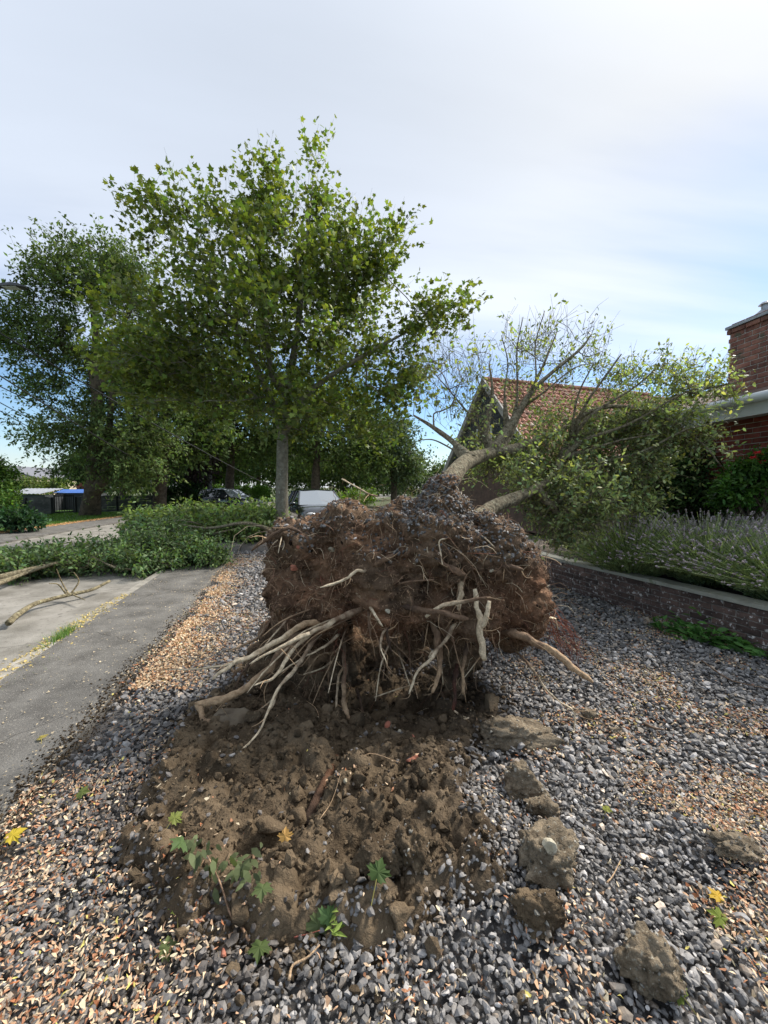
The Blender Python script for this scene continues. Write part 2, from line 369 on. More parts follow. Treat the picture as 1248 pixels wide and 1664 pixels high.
M['redglass'] = material('red_lens', (0.35, 0.02, 0.02), rough=0.2)
M['blue'] = material('blue_tarpaulin', (0.03, 0.10, 0.34), (0.05, 0.14, 0.42), 3, 0.5)
M['pole'] = material('concrete_pole', (0.16, 0.155, 0.14), (0.23, 0.22, 0.20), 5, 0.9, 0.4, 40)
M['redflower'] = material('red_petal', (0.55, 0.03, 0.05), rough=0.6, transl=0.2)
M['flower'] = material('lavender_flower', (0.8, 0.8, 0.8), (1.15, 1.1, 1.2), 20, 0.8, attr=True)
M['brickbit'] = material('brick_fragment', (0.30, 0.10, 0.06), (0.42, 0.17, 0.11), 25, 0.9, 0.6, 80, c3=(0.16, 0.11, 0.075), s3=30)
M['rock'] = material('pale_rock', (0.30, 0.26, 0.18), (0.52, 0.48, 0.38), 16, 0.9, 0.7, 60, c3=(0.12, 0.09, 0.06), s3=22)
M['clayblock'] = material('clay_block', (0.10, 0.075, 0.05), (0.20, 0.16, 0.11), 8, 0.9, 0.7, 40, c3=(0.07, 0.05, 0.033), s3=12)
# ------------------------------------------------------------------ ground, road, pavements
def kerb_x(Y):                      # near kerb of the road
    Y = np.asarray(Y, float)
    a = -2.32 - 0.238 * np.minimum(Y, 9)
    t = np.clip(Y - 9, 0, 31); return a - 0.238 * t + 0.0075 * t * t + np.maximum(Y - 40, 0) * 0.2
def pave_x(Y): return kerb_x(Y) + 1.0 + 0.03 * np.sin(np.asarray(Y) * 1.7) + 0.02 * np.sin(np.asarray(Y) * 5.1 + 1)
ROAD_W = 5.9
SOIL_PX = [(215, 1400), (262, 1310), (300, 1225), (325, 1160), (380, 1120), (560, 1085), (720, 1085), (790, 1120), (800, 1165), (745, 1215), (720, 1270), (740, 1330), (770, 1390), (765, 1425), (725, 1450), (680, 1475), (600, 1488), (520, 1500), (440, 1520), (380, 1500), (310, 1450)]
SOIL = np.array([G(x, y)[:2] for x, y in SOIL_PX])
def sdist(p, poly):
    p = np.asarray(p, float); d = np.full(len(p), 1e9); ins = np.zeros(len(p), bool)
    for a, b in zip(poly, np.roll(poly, -1, 0)):
        e = b - a; w = p - a; t = np.clip((w @ e) / (e @ e), 0, 1)
        d = np.minimum(d, np.linalg.norm(w - t[:, None] * e, axis=1))
        c = (a[1] <= p[:, 1]) != (b[1] <= p[:, 1])
        xx = a[0] + (p[:, 1] - a[1]) * e[0] / (e[1] if abs(e[1]) > 1e-9 else 1e-9)
        ins ^= c & (p[:, 0] < xx)
    return np.where(ins, -d, d)
def soil_sd(xy):
    q = np.column_stack([xy, np.zeros(len(xy))])
    return sdist(xy, SOIL) + 0.07 * fbm(q * 4, 3, 5) + 0.03 * fbm(q * 15, 2, 8)
def base_h(xy):
    xy = np.asarray(xy, float); q = np.column_stack([xy, np.zeros(len(xy))])
    sd = sdist(xy, SOIL)
    h = 0.018 * fbm(q * 1.4, 3, 3) + 0.012 * fbm(q * 5, 2, 4)
    h += 0.05 * np.exp(-((sd - 0.02) / 0.16) ** 2) * (0.6 + 0.8 * fbm(q * 3, 2, 11))
    for (px, py, r_, a) in ((1185, 1390, .13, .05), (1120, 1370, .1, .03), (860, 1460, .22, .05), (760, 1330, .2, .05), (1060, 1570, .14, .02), (240, 1250, .25, .04)):
        c = G(px, py)[:2]; h += a * np.exp(-(np.linalg.norm(xy - c, axis=1) / r_) ** 2)
    for (cx_, cy_, r_, a) in ((-.55, 2.15, .40, .07), (-.1, 1.72, .30, .05), (.15, 2.1, .25, .04)): h += a * np.exp(-(((xy[:, 0] - cx_) ** 2 + (xy[:, 1] - cy_) ** 2) / r_ ** 2))
    # hollow left by the plate
    h -= 0.20 * np.exp(-(((xy[:, 0] - 0.05) / 0.6) ** 2 + ((xy[:, 1] - 2.95) / 0.45) ** 2))
    return h
def soil_h(xy):
    q = np.column_stack([xy, np.zeros(len(xy))])
    w = q + 0.05 * np.column_stack([fbm(q * 6, 2, 21), fbm(q * 6, 2, 22), np.zeros(len(q))])
    f1, f2, ci = worley(w * 5.5 + 3.3, 31); g1, g2, cj = worley(w * 13, 37); k1, k2, ck = worley(w * 32, 41)
    big = np.sqrt(np.clip(1 - (f1 / 0.75) ** 2, 0, 1)) * (0.2 + ci)
    mid = np.sqrt(np.clip(1 - (g1 / 0.75) ** 2, 0, 1)) * (0.2 + cj)
    sm = np.sqrt(np.clip(1 - (k1 / 0.75) ** 2, 0, 1)) * (0.2 + ck)
    h = base_h(xy) + 0.03 * fbm(q * 3.1, 3, 51) + 0.082 * big + 0.040 * mid + 0.015 * sm + 0.008 * fbm(q * 60, 2, 61)
    # low groove across the loosened clay, where a root tore out
    a, b = G(500, 1340)[:2], G(560, 1235)[:2]; e = b - a; t = np.clip(((xy - a) @ e) / (e @ e), 0, 1)
    dd = np.linalg.norm(xy - a - t[:, None] * e, axis=1); h -= 0.06 * np.exp(-(dd / 0.05) ** 2)
    return h
GX0, GX1, GY0, GY1 = -5.0, 5.5, -2.0, 12.0
def grid_mesh(name, xs, ys, zf, mat, keep=None, smooth=True, col=None):
    X, Y = np.meshgrid(xs, ys); xy = np.column_stack([X.ravel(), Y.ravel()]); z = zf(xy)
    nx, ny = len(xs), len(ys); i = (np.arange(ny - 1)[:, None] * nx + np.arange(nx - 1)[None, :]).ravel()
    Q = np.stack([i, i + 1, i + nx + 1, i + nx], 1)
    if keep is not None:
        k = keep(xy); Q = Q[k[Q].all(1)]
        used = np.unique(Q); mp = np.full(len(xy), -1); mp[used] = np.arange(len(used)); Q = mp[Q]; xy = xy[used]; z = z[used]
    return mesh_np(name, np.column_stack([xy, z]), Q, mat, col=col(xy, z) if col else None, smooth=smooth)
xs = np.unique(np.concatenate([[-900, -400, -150, -60], np.linspace(-40, 40, 33), [60, 150, 400, 900], [GX0, GX1]]))
ys = np.unique(np.concatenate([[-300, -60, -20], np.linspace(-10, 60, 29), [90, 150, 400, 1200], [GY0, GY1]]))
def outside(xy): return ~((xy[:, 0] > GX0 + .01) & (xy[:, 0] < GX1 - .01) & (xy[:, 1] > GY0 + .01) & (xy[:, 1] < GY1 - .01))
o = grid_mesh('ground', xs, ys, lambda p: np.full(len(p), -0.09), M['ground'], outside); tag(o, kind='structure')
o = grid_mesh('gravel_bed', np.linspace(GX0, GX1, 112), np.linspace(GY0, GY1, 150), lambda p: base_h(p) - 0.035 - 0.12 * np.clip(-soil_sd(p) / 0.1, 0, 1) - 0.12 * (p[:, 0] < pave_x(p[:, 1]) - 0.06), M['bed'])
tag(o, kind='structure')
def strip(name, xa, xb, z0, z1, mat, Y0, Y1, n, kind='structure', thick=0.12):
    ys = np.linspace(Y0, Y1, n); a = Acc()
    A = np.column_stack([xa(ys), ys, np.full(n, z1)]); B = np.column_stack([xb(ys), ys, np.full(n, z0)])
    V = np.concatenate([A, B, A - [0, 0, thick], B - [0, 0, thick]]); i = np.arange(n - 1)
    Q = np.concatenate([np.stack([i, i + n, i + n + 1, i + 1], 1), np.stack([i + n, i + 3 * n, i + 3 * n + 1, i + n + 1], 1), np.stack([i + 2 * n, i, i + 1, i + 2 * n + 1], 1)])
    a.add(V, Q); return tag(a.build(name, mat), kind=kind)
strip('pavement', lambda y: kerb_x(y) + 0.0, pave_x, 0.012, 0.022, M['asphalt'], -2.0, 45, 300)
strip('road', lambda y: kerb_x(y) - ROAD_W, lambda y: kerb_x(y) - 0.14, -0.055, -0.05, M['road'], -3.0, 90, 200)
strip('pavement', lambda y: kerb_x(y) - ROAD_W - 1.75, lambda y: kerb_x(y) - ROAD_W - 0.003, 0.0, 0.02, M['asphalt'], -3.0, 90, 120)
# kerb stones, one by one as far as they can be told apart
kerb = tag(bpy.data.objects.new('kerb', None), kind='structure'); COL.objects.link(kerb)
y = -1.0
kme = None
a = Acc(); a.box((0, 0, -0.15), (0.136, 0.992, 0.0)); kme = a.build('kerb_stone', M['kerb']).data
bpy.data.objects.remove(bpy.data.objects['kerb_stone'])
for k in range(20):
    o = link('kerb_stone', kme, kerb); x0, x1 = float(kerb_x(y)), float(kerb_x(y + 1))
    o.location = (x0 - 0.139, y, 0.012 + random.uniform(-0.004, 0.004)); o.rotation_euler = (random.uniform(-.004, .004), random.uniform(-.01, .01), -math.atan2(x1 - x0, 1.0)); y += math.cos(math.atan2(x1 - x0, 1.0)) * 1.002
# lawn beyond the road, with the grass on it
xa = lambda y: kerb_x(y) - ROAD_W - 1.75
strip('lawn', lambda y: xa(y) - 22, lambda y: xa(y) - 0.003, 0.01, 0.03, M['lawn'], 5, 60, 60)
def blades(name, pos, h, w, lean, cols, mat, parent=None, r=rng):
    n = len(pos); a = r.uniform(0, 6.283, n); d = np.column_stack([np.cos(a), np.sin(a), np.zeros(n)]); b = r.uniform(0, 6.283, n)
    l = np.column_stack([np.cos(b), np.sin(b), np.zeros(n)]) * (lean * h)[:, None]
    up = np.zeros((n, 3)); up[:, 2] = h
    V = np.stack([pos - d * w[:, None] / 2, pos + d * w[:, None] / 2, pos + up * .55 + l * .3 + d * w[:, None] * .35, pos + up * .55 + l * .3 - d * w[:, None] * .35, pos + up * .95 + l], 1)
    i = np.arange(n)[:, None] * 5
    T = np.concatenate([i + [0, 1, 2], i + [0, 2, 3], i + [3, 2, 4]])
    return mesh_np(name, V.reshape(-1, 3), T, mat, parent, np.repeat(cols, 5, 0))
n = 14000
yy = rng.uniform(10, 24, n); xx = xa(yy) - rng.uniform(0.02, 6.5, n)
c = np.array([0.07, 0.15, 0.025]) * rng.uniform(.6, 1.5, (n, 1)) * np.array([1, 1, 1]) + rng.uniform(0, .03, (n, 1)) * np.array([1, .6, 0])
tag(blades('grass', np.column_stack([xx, yy, np.full(n, .02)]), rng.uniform(.04, .11, n), np.full(n, .018), rng.uniform(.1, .7, n), c, M['leafmat']), 'short green grass of the verge across the road', 'grass', kind='stuff')

# ------------------------------------------------------------------ leaves, branches, trees
def leaf_proto(kind):
    if kind == 'maple':
        hf = [(.10, -.08), (.30, -.14), (.35, -.02), (.58, .02), (.43, .16), (.52, .26), (.78, .42), (.59, .46), (.61, .60), (.40, .54), (.28, .60), (.32, .78), (.18, .75)]
        out = [(0, 0)] + hf + [(0, 1.05)] + [(-x, y) for x, y in hf[::-1]]
        V = np.array([(0, .3, 0.0)] + [(x, y, -.55 * x * x - 0.32 * (y - .3) ** 2 + 0.16 * abs(x) + .06 * math.sin(9 * x + 5 * y)) for x, y in out]); n = len(out)
        T = np.array([(0, 1 + k, 1 + (k + 1) % n) for k in range(n)]); return V, T
    if kind == 'star':            # a maple leaf far enough away for fewer corners
        out = [(0, 0), (.42, .02), (.30, .22), (.55, .48), (.24, .50), (0, 1.0), (-.24, .50), (-.55, .48), (-.30, .22), (-.42, .02)]
        V = np.array([(x, y, -.25 * x * x - 0.1 * (y - .3) ** 2) for x, y in out])
        T = np.array([(0, 1, 2), (2, 3, 4), (4, 5, 6), (6, 7, 8), (8, 9, 0), (2, 4, 6), (2, 6, 8), (0, 2, 8)]); return V, T
    if kind == 'oval':
        V = np.array([(0, 0, 0), (.21, .30, .05), (.19, .66, .02), (0, 1, -.08), (-.19, .66, .02), (-.21, .30, .05)])
        T = np.array([(0, 1, 5), (1, 2, 5), (2, 4, 5), (2, 3, 4)]); return V, T
    if kind == 'dia':
        V = np.array([(0, 0, 0), (.26, .45, .06), (0, 1, -.05), (-.26, .45, .06)]); T = np.array([(0, 1, 2), (0, 2, 3)]); return V, T
    if kind == 'long':
        V = np.array([(0, 0, 0), (.13, .4, .04), (0, 1, -.08), (-.13, .4, .04)]); T = np.array([(0, 1, 2), (0, 2, 3)]); return V, T
LEAF = {k: leaf_proto(k) for k in ('maple', 'star', 'oval', 'dia', 'long')}
def norm(v): return v / (np.linalg.norm(v, axis=-1, keepdims=True) + 1e-9)
def leaf_mesh(name, kind, pos, tip, nrm, size, cols, mat, parent):
    tip = norm(tip); side = norm(np.cross(tip, nrm)); nn = np.cross(side, tip)
    R = np.stack([side, tip, nn], 2)
    return scatter(name, [LEAF[kind]], pos, R, size, cols, mat, parent)
def in_ellipsoids(ells, n, r, shell=2.2):
    """ells: (px,py,Y,rx_px,ry_px,depth factor, weight)"""
    w = np.array([e[3] * e[4] * (e[6] if len(e) > 6 else 1) for e in ells], float); w /= w.sum()
    k = r.choice(len(ells), n, p=w); d = norm(r.normal(size=(n, 3))) * (r.uniform(0, 1, n) ** (1 / shell))[:, None]
    c = np.array([P(e[0], e[1], e[2]) for e in ells])[k]
    s = np.array([(e[3] * e[2] / F, e[3] * e[2] / F * e[5], e[4] * e[2] / F) for e in ells])[k]
    return c + d * s, k
class Tree:
    """a skeleton of nodes grown from given limbs towards leaf clusters"""
    def __init__(s, seed): s.p = []; s.par = []; s.len = []; s.r = {}; s.paths = []; s.rng = np.random.default_rng(seed)
    def limb(s, pts, rad, start=None):
        pts = np.asarray(pts, float); rad = np.asarray(rad, float); ids = []
        for k, q in enumerate(pts):
            if k == 0 and start is not None: ids.append(start); continue
            par = ids[-1] if ids else -1
            s.p.append(q); s.par.append(par); s.len.append(0 if par < 0 else s.len[par] + 0.3 * np.linalg.norm(q - s.p[par])); s.r[len(s.p) - 1] = rad[k]; ids.append(len(s.p) - 1)
        s.paths.append((ids, rad)); return ids
    def grow(s, clusters, wob=0.12, step=0.45, pen=0.35, up=0.15, first=0):
        P0 = np.array(s.p); d0 = np.min(np.linalg.norm(clusters[:, None] - P0[None], axis=2), 1)
        ends = []
        for ci in np.argsort(d0):
            c = clusters[ci]; A = np.array(s.p); dist = np.linalg.norm(A - c, axis=1)
            cost = dist + pen * np.array(s.len) + 0.7 * np.maximum(A[:, 2] - c[2], 0); cost[:first] += 99
            b = int(np.argmin(cost)); q = A[b]; L = dist[b]
            if L < 1e-3: ends.append(b); continue
            pd = norm(q - A[s.par[b]]) if s.par[b] >= 0 else np.array([0, 0, 1.0])
            ctrl = q + (0.55 * pd + 0.45 * norm(c - q)) * L * 0.45 + np.array([0, 0, up * L])
            m = max(2, int(L / step)); ids = [b]
            for t in np.arange(1, m + 1) / m:
                x = (1 - t) ** 2 * q + 2 * t * (1 - t) * ctrl + t * t * c
                if t < 1: x = x + s.rng.normal(size=3) * wob * step
                s.p.append(x); s.par.append(ids[-1]); s.len.append(s.len[ids[-1]] + np.linalg.norm(x - s.p[ids[-1]])); ids.append(len(s.p) - 1)
            s.paths.append((ids, None)); ends.append(ids[-1])
        return ends
    def wood(s, name, mat, parent, tip=0.008, expo=0.5, sides=6, rough=0.12, col=(1, 1, 1), rmax=None):
        n = len(s.p); cnt = np.zeros(n); kids = np.zeros(n, int)
        for k in range(n):
            if s.par[k] >= 0: kids[s.par[k]] += 1
        cnt[kids == 0] = 1
        for k in range(n - 1, -1, -1):
            if s.par[k] >= 0: cnt[s.par[k]] += cnt[k]
        rad = tip * np.maximum(cnt, 1) ** expo
        if rmax: rad = np.minimum(rad, rmax)
        for k, v in s.r.items(): rad[k] = v
        A = np.array(s.p); acc = Acc(); s.rad = rad
        for ids, fr in s.paths:
            pts = A[ids]; rr = rad[ids].copy()
            if fr is None:
                rr[0] = min(rr[0], rr[1] * 1.25)
                if len(pts) > 2: pts = smooth_path(pts, 2); rr = np.interp(np.linspace(0, 1, len(pts)), np.linspace(0, 1, len(rr)), rr)
                sd = sides if rr.max() > 0.03 else (5 if rr.max() > .015 else 3)
                acc.tube(pts, rr, sd, col, rough if sd > 4 else 0)
            else:
                pts = smooth_path(pts, 6); rr = np.interp(np.linspace(0, 1, len(pts)), np.linspace(0, 1, len(rr)), rr)
                acc.tube(pts, rr, max(sides, 14), col, rough, 3)
        return acc.build(name, mat, parent, True)
def foliage(clusters, centre, r, twigs, L, per, size, up=0.25, out=0.6, droop=0.25, base=(.06, .11, .02), var=.35, hue=.25, light=None, frac=None):
    """twigs round each cluster and leaves along each twig; returns leaf arrays and twig end points"""
    n = len(clusters); k = np.repeat(np.arange(n), twigs)
    if frac is not None: k = k[r.uniform(size=len(k)) < frac[k]]
    q = clusters[k]; od = norm(q - centre); d = norm(od * out + r.normal(size=q.shape) * 0.55 + np.array([0, 0, up]))
    ln = L * r.uniform(.5, 1.35, len(k)); s0 = q + r.normal(size=q.shape) * L * 0.22
    m = np.repeat(np.arange(len(k)), per); t = r.uniform(0.05, 1.05, len(m))
    pos = s0[m] + d[m] * (t * ln[m])[:, None] + r.normal(size=(len(m), 3)) * size * 0.45
    tip = norm(d[m] * 0.5 + r.normal(size=(len(m), 3)) * 0.6 + np.array([0, 0, -droop]))
    nr = norm(r.normal(size=(len(m), 3)) * 0.55 + np.array([0, 0, 0.9]))
    sz = size * r.uniform(.6, 1.25, len(m))
    cc = np.array(base) * (1 + var * r.normal(size=(n, 1)).clip(-1.6, 1.6))[k][m] * (1 + .25 * r.normal(size=(len(m), 1)).clip(-2, 2))
    cc = cc * (1 + np.array([1, .25, -.2]) * hue * r.normal(size=(len(m), 1)).clip(-1.5, 2))
    return pos, tip, nr, sz, cc.clip(.004, .6), s0, d, ln
def tree(name, label, group, base, trunk, trad, ells, nclu, twigs, L, per, size, kind, colr, seed, bark='bark_m', leafm='leaf', tip=0.009, expo=.5, extra_limbs=(), up=.25, droop=.25, first=2, shell=2.2, cat='tree', twig_tubes=True, pen=.35, hue=.22, var=.3):
    r = np.random.default_rng(seed); t = thing(name, base, label, cat, group); T = Tree(seed)
    ids = T.limb(trunk, trad)
    for pts, rad, at in extra_limbs: T.limb([trunk[at]] + list(pts), [min(rad[0] * 1.1, trad[at])] + list(rad), ids[at])
    clu, _ = in_ellipsoids(ells, nclu, r, shell)
    clu = clu[clu[:, 2] > 0.4]
    T.grow(clu, first=first, pen=pen)
    cen = np.mean(clu, 0) - np.array([0, 0, 1.0])
    pos, tp, nr, sz, cc, s0, d, ln = foliage(clu, cen, r, twigs, L, per, size, up, base=colr, droop=droop, hue=hue, var=var)
    w = T.wood('trunk', M[bark], t, tip, expo)
    if twig_tubes:
        sticks('twigs', s0 - d * ln[:, None] * .25, s0 + d * ln[:, None], tip * .55, tip * .25, M[bark], w)
    leaf_mesh('crown', kind, pos, tp, nr, sz, cc, M[leafm], t)
    return t
# ---- the standing maple
Ym = 12.0
b0 = P(458, 860, Ym); b0[2] = 0.0
trunk = [b0, P(458, 800, Ym), P(459, 740, Ym), P(460, 700, Ym), P(466, 640, Ym + .1), P(480, 560, Ym + .1), P(492, 460, Ym), P(508, 300, Ym)]
maple_e = [(440, 575, Ym, 170, 100, .85, 1.0), (440, 460, Ym, 150, 85, .8, 1.1), (290, 385, Ym - .6, 62, 42, .8, .8), (340, 345, Ym - .3, 36, 38, .8, .7), (240, 345, Ym - .6, 26, 16, .8, .8), (430, 350, Ym, 58, 48, .8, .8), (520, 345, Ym, 34, 55, .6, .8), (514, 265, Ym, 15, 30, .6, 1.1), (425, 300, Ym, 25, 22, .6, .8), (612, 420, Ym, 38, 48, .8, .8), (635, 372, Ym, 15, 22, .6, .8),
           (560, 450, Ym, 85, 75, .8), (700, 530, Ym - .4, 55, 36, .7, .9), (745, 498, Ym - .6, 22, 14, .7, 1), (600, 600, Ym, 90, 65, .8), (640, 645, Ym + .2, 45, 35, .8), (285, 570, Ym - .3, 100, 80, .8), (330, 655, Ym, 90, 50, .8, .9), (180, 490, Ym - .8, 70, 24, .6, .5), (230, 600, Ym, 60, 60, .6, .8), (540, 675, Ym + .3, 85, 32, .8, .9), (470, 665, Ym - .6, 80, 34, .6, .8), (590, 690, Ym, 60, 26, .8, .7)]
tree('maple_tree', 'tall standing green maple whose trunk rises behind the root plate', None, b0, trunk, [.21, .175, .165, .16, .13, .10, .07, .02], maple_e, 620, 6, .80, 8, .150, 'star', (.145, .182, .042), 11, extra_limbs=[([P(440, 650, Ym), P(400, 560, Ym - .2), P(340, 450, Ym - .4)], (.10, .07, .03), 3), ([P(500, 640, Ym - .3), P(570, 590, Ym - .5), P(660, 540, Ym - .4)], (.09, .06, .03), 3), ([P(440, 600, Ym + .4), P(430, 450, Ym + .3), P(425, 350, Ym)], (.09, .06, .02), 4)], up=.55, hue=.18, tip=.007)
# ---- the two-stemmed tree across the road
Yl = 21.0
b1 = G(146, 838)
trunk = [b1 - [0, 0, .05], P(150, 800, Yl), P(153, 760, Yl), P(157, 700, Yl), P(158, 640, Yl), P(157, 570, Yl), P(150, 480, Yl), P(145, 400, Yl)]
left_e = [(150, 445, Yl, 78, 52, .8, 1.1), (200, 475, Yl, 60, 62, .8), (95, 480, Yl, 60, 45, .8), (60, 545, Yl - .5, 60, 50, .8, .9), (110, 570, Yl, 60, 45, .8, .8), (70, 625, Yl - .5, 42, 32, .7, .8), (85, 690, Yl - 1, 80, 30, .7, .9), (150, 690, Yl, 70, 40, .8, .8), (215, 610, Yl, 75, 100, .8), (150, 620, Yl + 1, 60, 50, .8, .9), (200, 760, Yl - .5, 60, 30, .8, .9), (20, 570, Yl - .8, 30, 40, .8, .7), (220, 720, Yl - .5, 70, 45, .8, 1.2), (30, 500, Yl - 1, 35, 35, .8, .7), (110, 740, Yl, 50, 28, .8, .7)]
tree('broadleaf_tree', 'big dark green tree with a forked brown trunk on the verge across the road', None, b1, trunk, [.52, .39, .36, .31, .26, .19, .12, .05], left_e, 600, 6, .95, 14, .19, 'dia', (.112, .158, .055), 12, bark='bark_d', extra_limbs=[([P(168, 780, Yl - .3), P(176, 740, Yl - .4), P(178, 690, Yl - .4), P(185, 600, Yl)], (.26, .2, .16, .08), 1), ([P(140, 580, Yl), P(100, 560, Yl - .3), P(60, 540, Yl - .5)], (.14, .1, .05), 4), ([P(185, 560, Yl), P(215, 500, Yl)], (.14, .06), 4)], leafm='leafmat', hue=.12, up=.2)
# ---- trees further along the street
def simple(name, label, px, Y, top, ells, seed, colr, tr=.3, lean=0, n=170, kind='dia', bark='bark_d', size=.30, tw=6, per=9, L=1.2, group='trees along the far side of the street', gy=None):
    g = P(px, 830, Y); g[2] = 0
    trunk = [g - [0, 0, .05], P(px + lean * .3, 792 - 25 * 20 / Y, Y), P(px + lean * .7, 740, Y), P(px + lean, (740 + top) / 2, Y), P(px + lean, top + 25, Y)]
    return tree(name, label, group, g, trunk, [tr, tr * .8, tr * .65, tr * .45, tr * .15], [(e[0], e[1], Y, e[2], e[3], .9) for e in ells], n, tw, L, per, size, kind, colr, seed, bark=bark, leafm='leafmat', hue=.12, twig_tubes=False)
simple('street_tree', 'dark tree with leaning trunk standing at the end of the grey fence', 258, 24, 560, [(270, 650, 70, 90), (240, 715, 55, 50), (300, 700, 60, 60), (285, 600, 60, 60), (225, 760, 45, 30)], 21, (.08, .12, .04), .42, 14, 230)
simple('copper_tree', 'slim dark purple leaved tree beside the concrete pole', 317, 27, 640, [(325, 710, 30, 48), (322, 765, 20, 22), (335, 670, 35, 35)], 22, (.040, .026, .030), .2, 3, 120)
simple('street_tree', 'broad dark tree with twin trunk before the clipped hedge', 372, 29, 600, [(385, 690, 70, 55), (350, 700, 45, 45), (420, 720, 55, 40), (390, 640, 80, 60)], 23, (.095, .135, .04), .36, 6, 240)
simple('street_tree', 'dark leafy tree right behind the parked car', 512, 31, 600, [(520, 700, 75, 55), (560, 720, 60, 45), (480, 720, 50, 45), (530, 650, 80, 50), (590, 740, 45, 40)], 24, (.10, .14, .045), .4, 4, 300)
simple('street_tree', 'grey green tree showing between maple and fallen crown', 640, 34, 680, [(645, 740, 40, 42), (610, 735, 45, 40), (660, 765, 30, 30), (620, 700, 45, 30)], 25, (.09, .12, .065), .3, 0, 220)
simple('street_tree', 'pale green tree far behind the slim purple tree', 300, 44, 700, [(300, 750, 30, 30), (350, 745, 40, 35), (260, 750, 40, 30)], 26, (.10, .14, .035), .3, 0, 200)
simple('street_tree', 'far dark tree closing the view above the clipped hedge', 420, 46, 680, [(400, 750, 60, 32), (450, 740, 60, 40), (350, 770, 40, 22)], 27, (.07, .11, .035), .3, 0, 240, size=.4)
simple('street_tree', 'low dark tree behind the blue shed roof', 200, 40, 690, [(195, 750, 55, 38), (250, 760, 60, 34), (150, 765, 35, 28)], 28, (.05, .085, .03), .3, 0, 240, size=.4)
simple('street_tree', 'far tree closing the view behind the parked car', 560, 50, 700, [(540, 765, 60, 30), (600, 765, 60, 30), (480, 770, 40, 26)], 29, (.08, .12, .04), .3, 0, 260, size=.42)
# ---- the far wood that closes the view: one mass
r = np.random.default_rng(30); cl = np.concatenate([in_ellipsoids([(x, y, 75, 42, h, .6)], 120, r, 2.0)[0] for x, y, h in ((140, 785, 24), (200, 768, 40), (260, 765, 44), (320, 768, 38), (380, 766, 42), (440, 760, 48), (500, 762, 44), (560, 765, 40), (615, 770, 36), (660, 780, 28), (720, 780, 18), (790, 780, 20), (870, 780, 22), (960, 780, 20))])
pos, tp, nr, sz, cc, *_ = foliage(cl, cl.mean(0) - [0, 0, 6], r, 5, 2.2, 5, .75, .3, base=(.085, .12, .045), hue=.12)
tag(leaf_mesh('woods', 'dia', pos, tp, nr, sz, cc, M['leafmat'], None), 'dark green wood closing the end of the street', 'wood', kind='stuff')
# ---- hedges and shrubs
def shrub(name, label, cat, ells, n, size, colr, seed, kind='dia', per=9, L=.35, group=None, tw=5, hue=.15, stems=True, mat='leafmat', up=.5, var=.3):
    r = np.random.default_rng(seed); cl, _ = in_ellipsoids(ells, n, r, 3.5); c0 = cl.mean(0); base = np.array([c0[0], c0[1], max(0, cl[:, 2].min() - .1)])
    t = thing(name, base, label, cat, group)
    pos, tp, nr, sz, cc, s0, d, ln = foliage(cl, c0 - [0, 0, .5], r, tw, L, per, size, up, base=colr, hue=hue, var=var)
    leaf_mesh('foliage', kind, pos, tp, nr, sz, cc, M[mat], t)
    if stems:
        a = Acc()
        for q in cl[::3]:
            s_ = base + (q - base) * [.3, .3, 0]; s_[2] = base[2] - .05
            a.tube(smooth_path([s_, (s_ + q) / 2 + r.normal(size=3) * .05, q], 3), np.linspace(.018, .006, 7), 4)
        a.build('stems', M['bark_d'], t)
    return t
shrub('clipped_hedge', 'bright green clipped hedge at the end of the street', 'hedge', [(375, 803, 31, 18, 11, .5), (400, 803, 31, 18, 11, .5), (425, 803, 31, 18, 11, .5), (350, 803, 31, 18, 11, .5)], 150, .16, (.10, .19, .03), 31, L=.3)
shrub('round_bush', 'bright round bush beside the maple trunk', 'bush', [(421, 803, 29, 11, 14, .9)], 60, .14, (.11, .21, .03), 32)
shrub('dark_hedge', 'tall dark green hedge behind the slim purple tree', 'hedge', [(290, 803, 26, 22, 20, .6), (315, 806, 26, 16, 17, .6), (272, 808, 26, 14, 16, .6)], 150, .16, (.04, .085, .03), 33)
shrub('round_bush', 'yellow green bush just right of the parked car', 'bush', [(572, 815, 20, 14, 14, .9), (555, 822, 19, 12, 12, .8), (595, 812, 21, 12, 12, .8)], 70, .13, (.12, .19, .03), 34)
shrub('garden_shrub', 'light green shrub at the left edge before the grey fence', 'shrub', [(-8, 790, 17, 30, 32, .8), (10, 815, 16, 18, 18, .8), (-25, 770, 17, 30, 26, .8)], 170, .14, (.085, .15, .03), 35, L=.4)
shrub('cut_branches', 'dark leafy cut branches lying on the verge under the light shrub', 'branches', [(20, 846, 13.5, 26, 8, 1.0), (45, 851, 13.5, 16, 5, 1.0)], 60, .15, (.03, .07, .03), 36, L=.3, up=.1)
shrub('garden_shrub', 'sunlit shrub in the garden behind the grey fence', 'shrub', [(60, 795, 30, 40, 14, .8), (95, 792, 32, 20, 12, .8)], 110, .2, (.12, .16, .05), 37)
shrub('garden_shrub', 'dense dark shrub under the eave of the brick house', 'shrub', [(1090, 740, 7.2, 52, 45, .6), (1150, 770, 6.6, 50, 45, .6), (1060, 790, 6.8, 50, 50, .6), (1120, 815, 6.4, 60, 30, .6)], 260, .085, (.045, .085, .028), 38, L=.22)
shrub('rose_bush', 'glossy green rose bush with red blooms below the brick wall', 'bush', [(1225, 785, 5.3, 40, 22, .7), (1255, 770, 5.1, 30, 26, .7), (1200, 810, 5.3, 40, 22, .7)], 150, .075, (.07, .15, .03), 39, 'oval', L=.18, mat='leaf')
rb = bpy.data.objects['rose_bush']
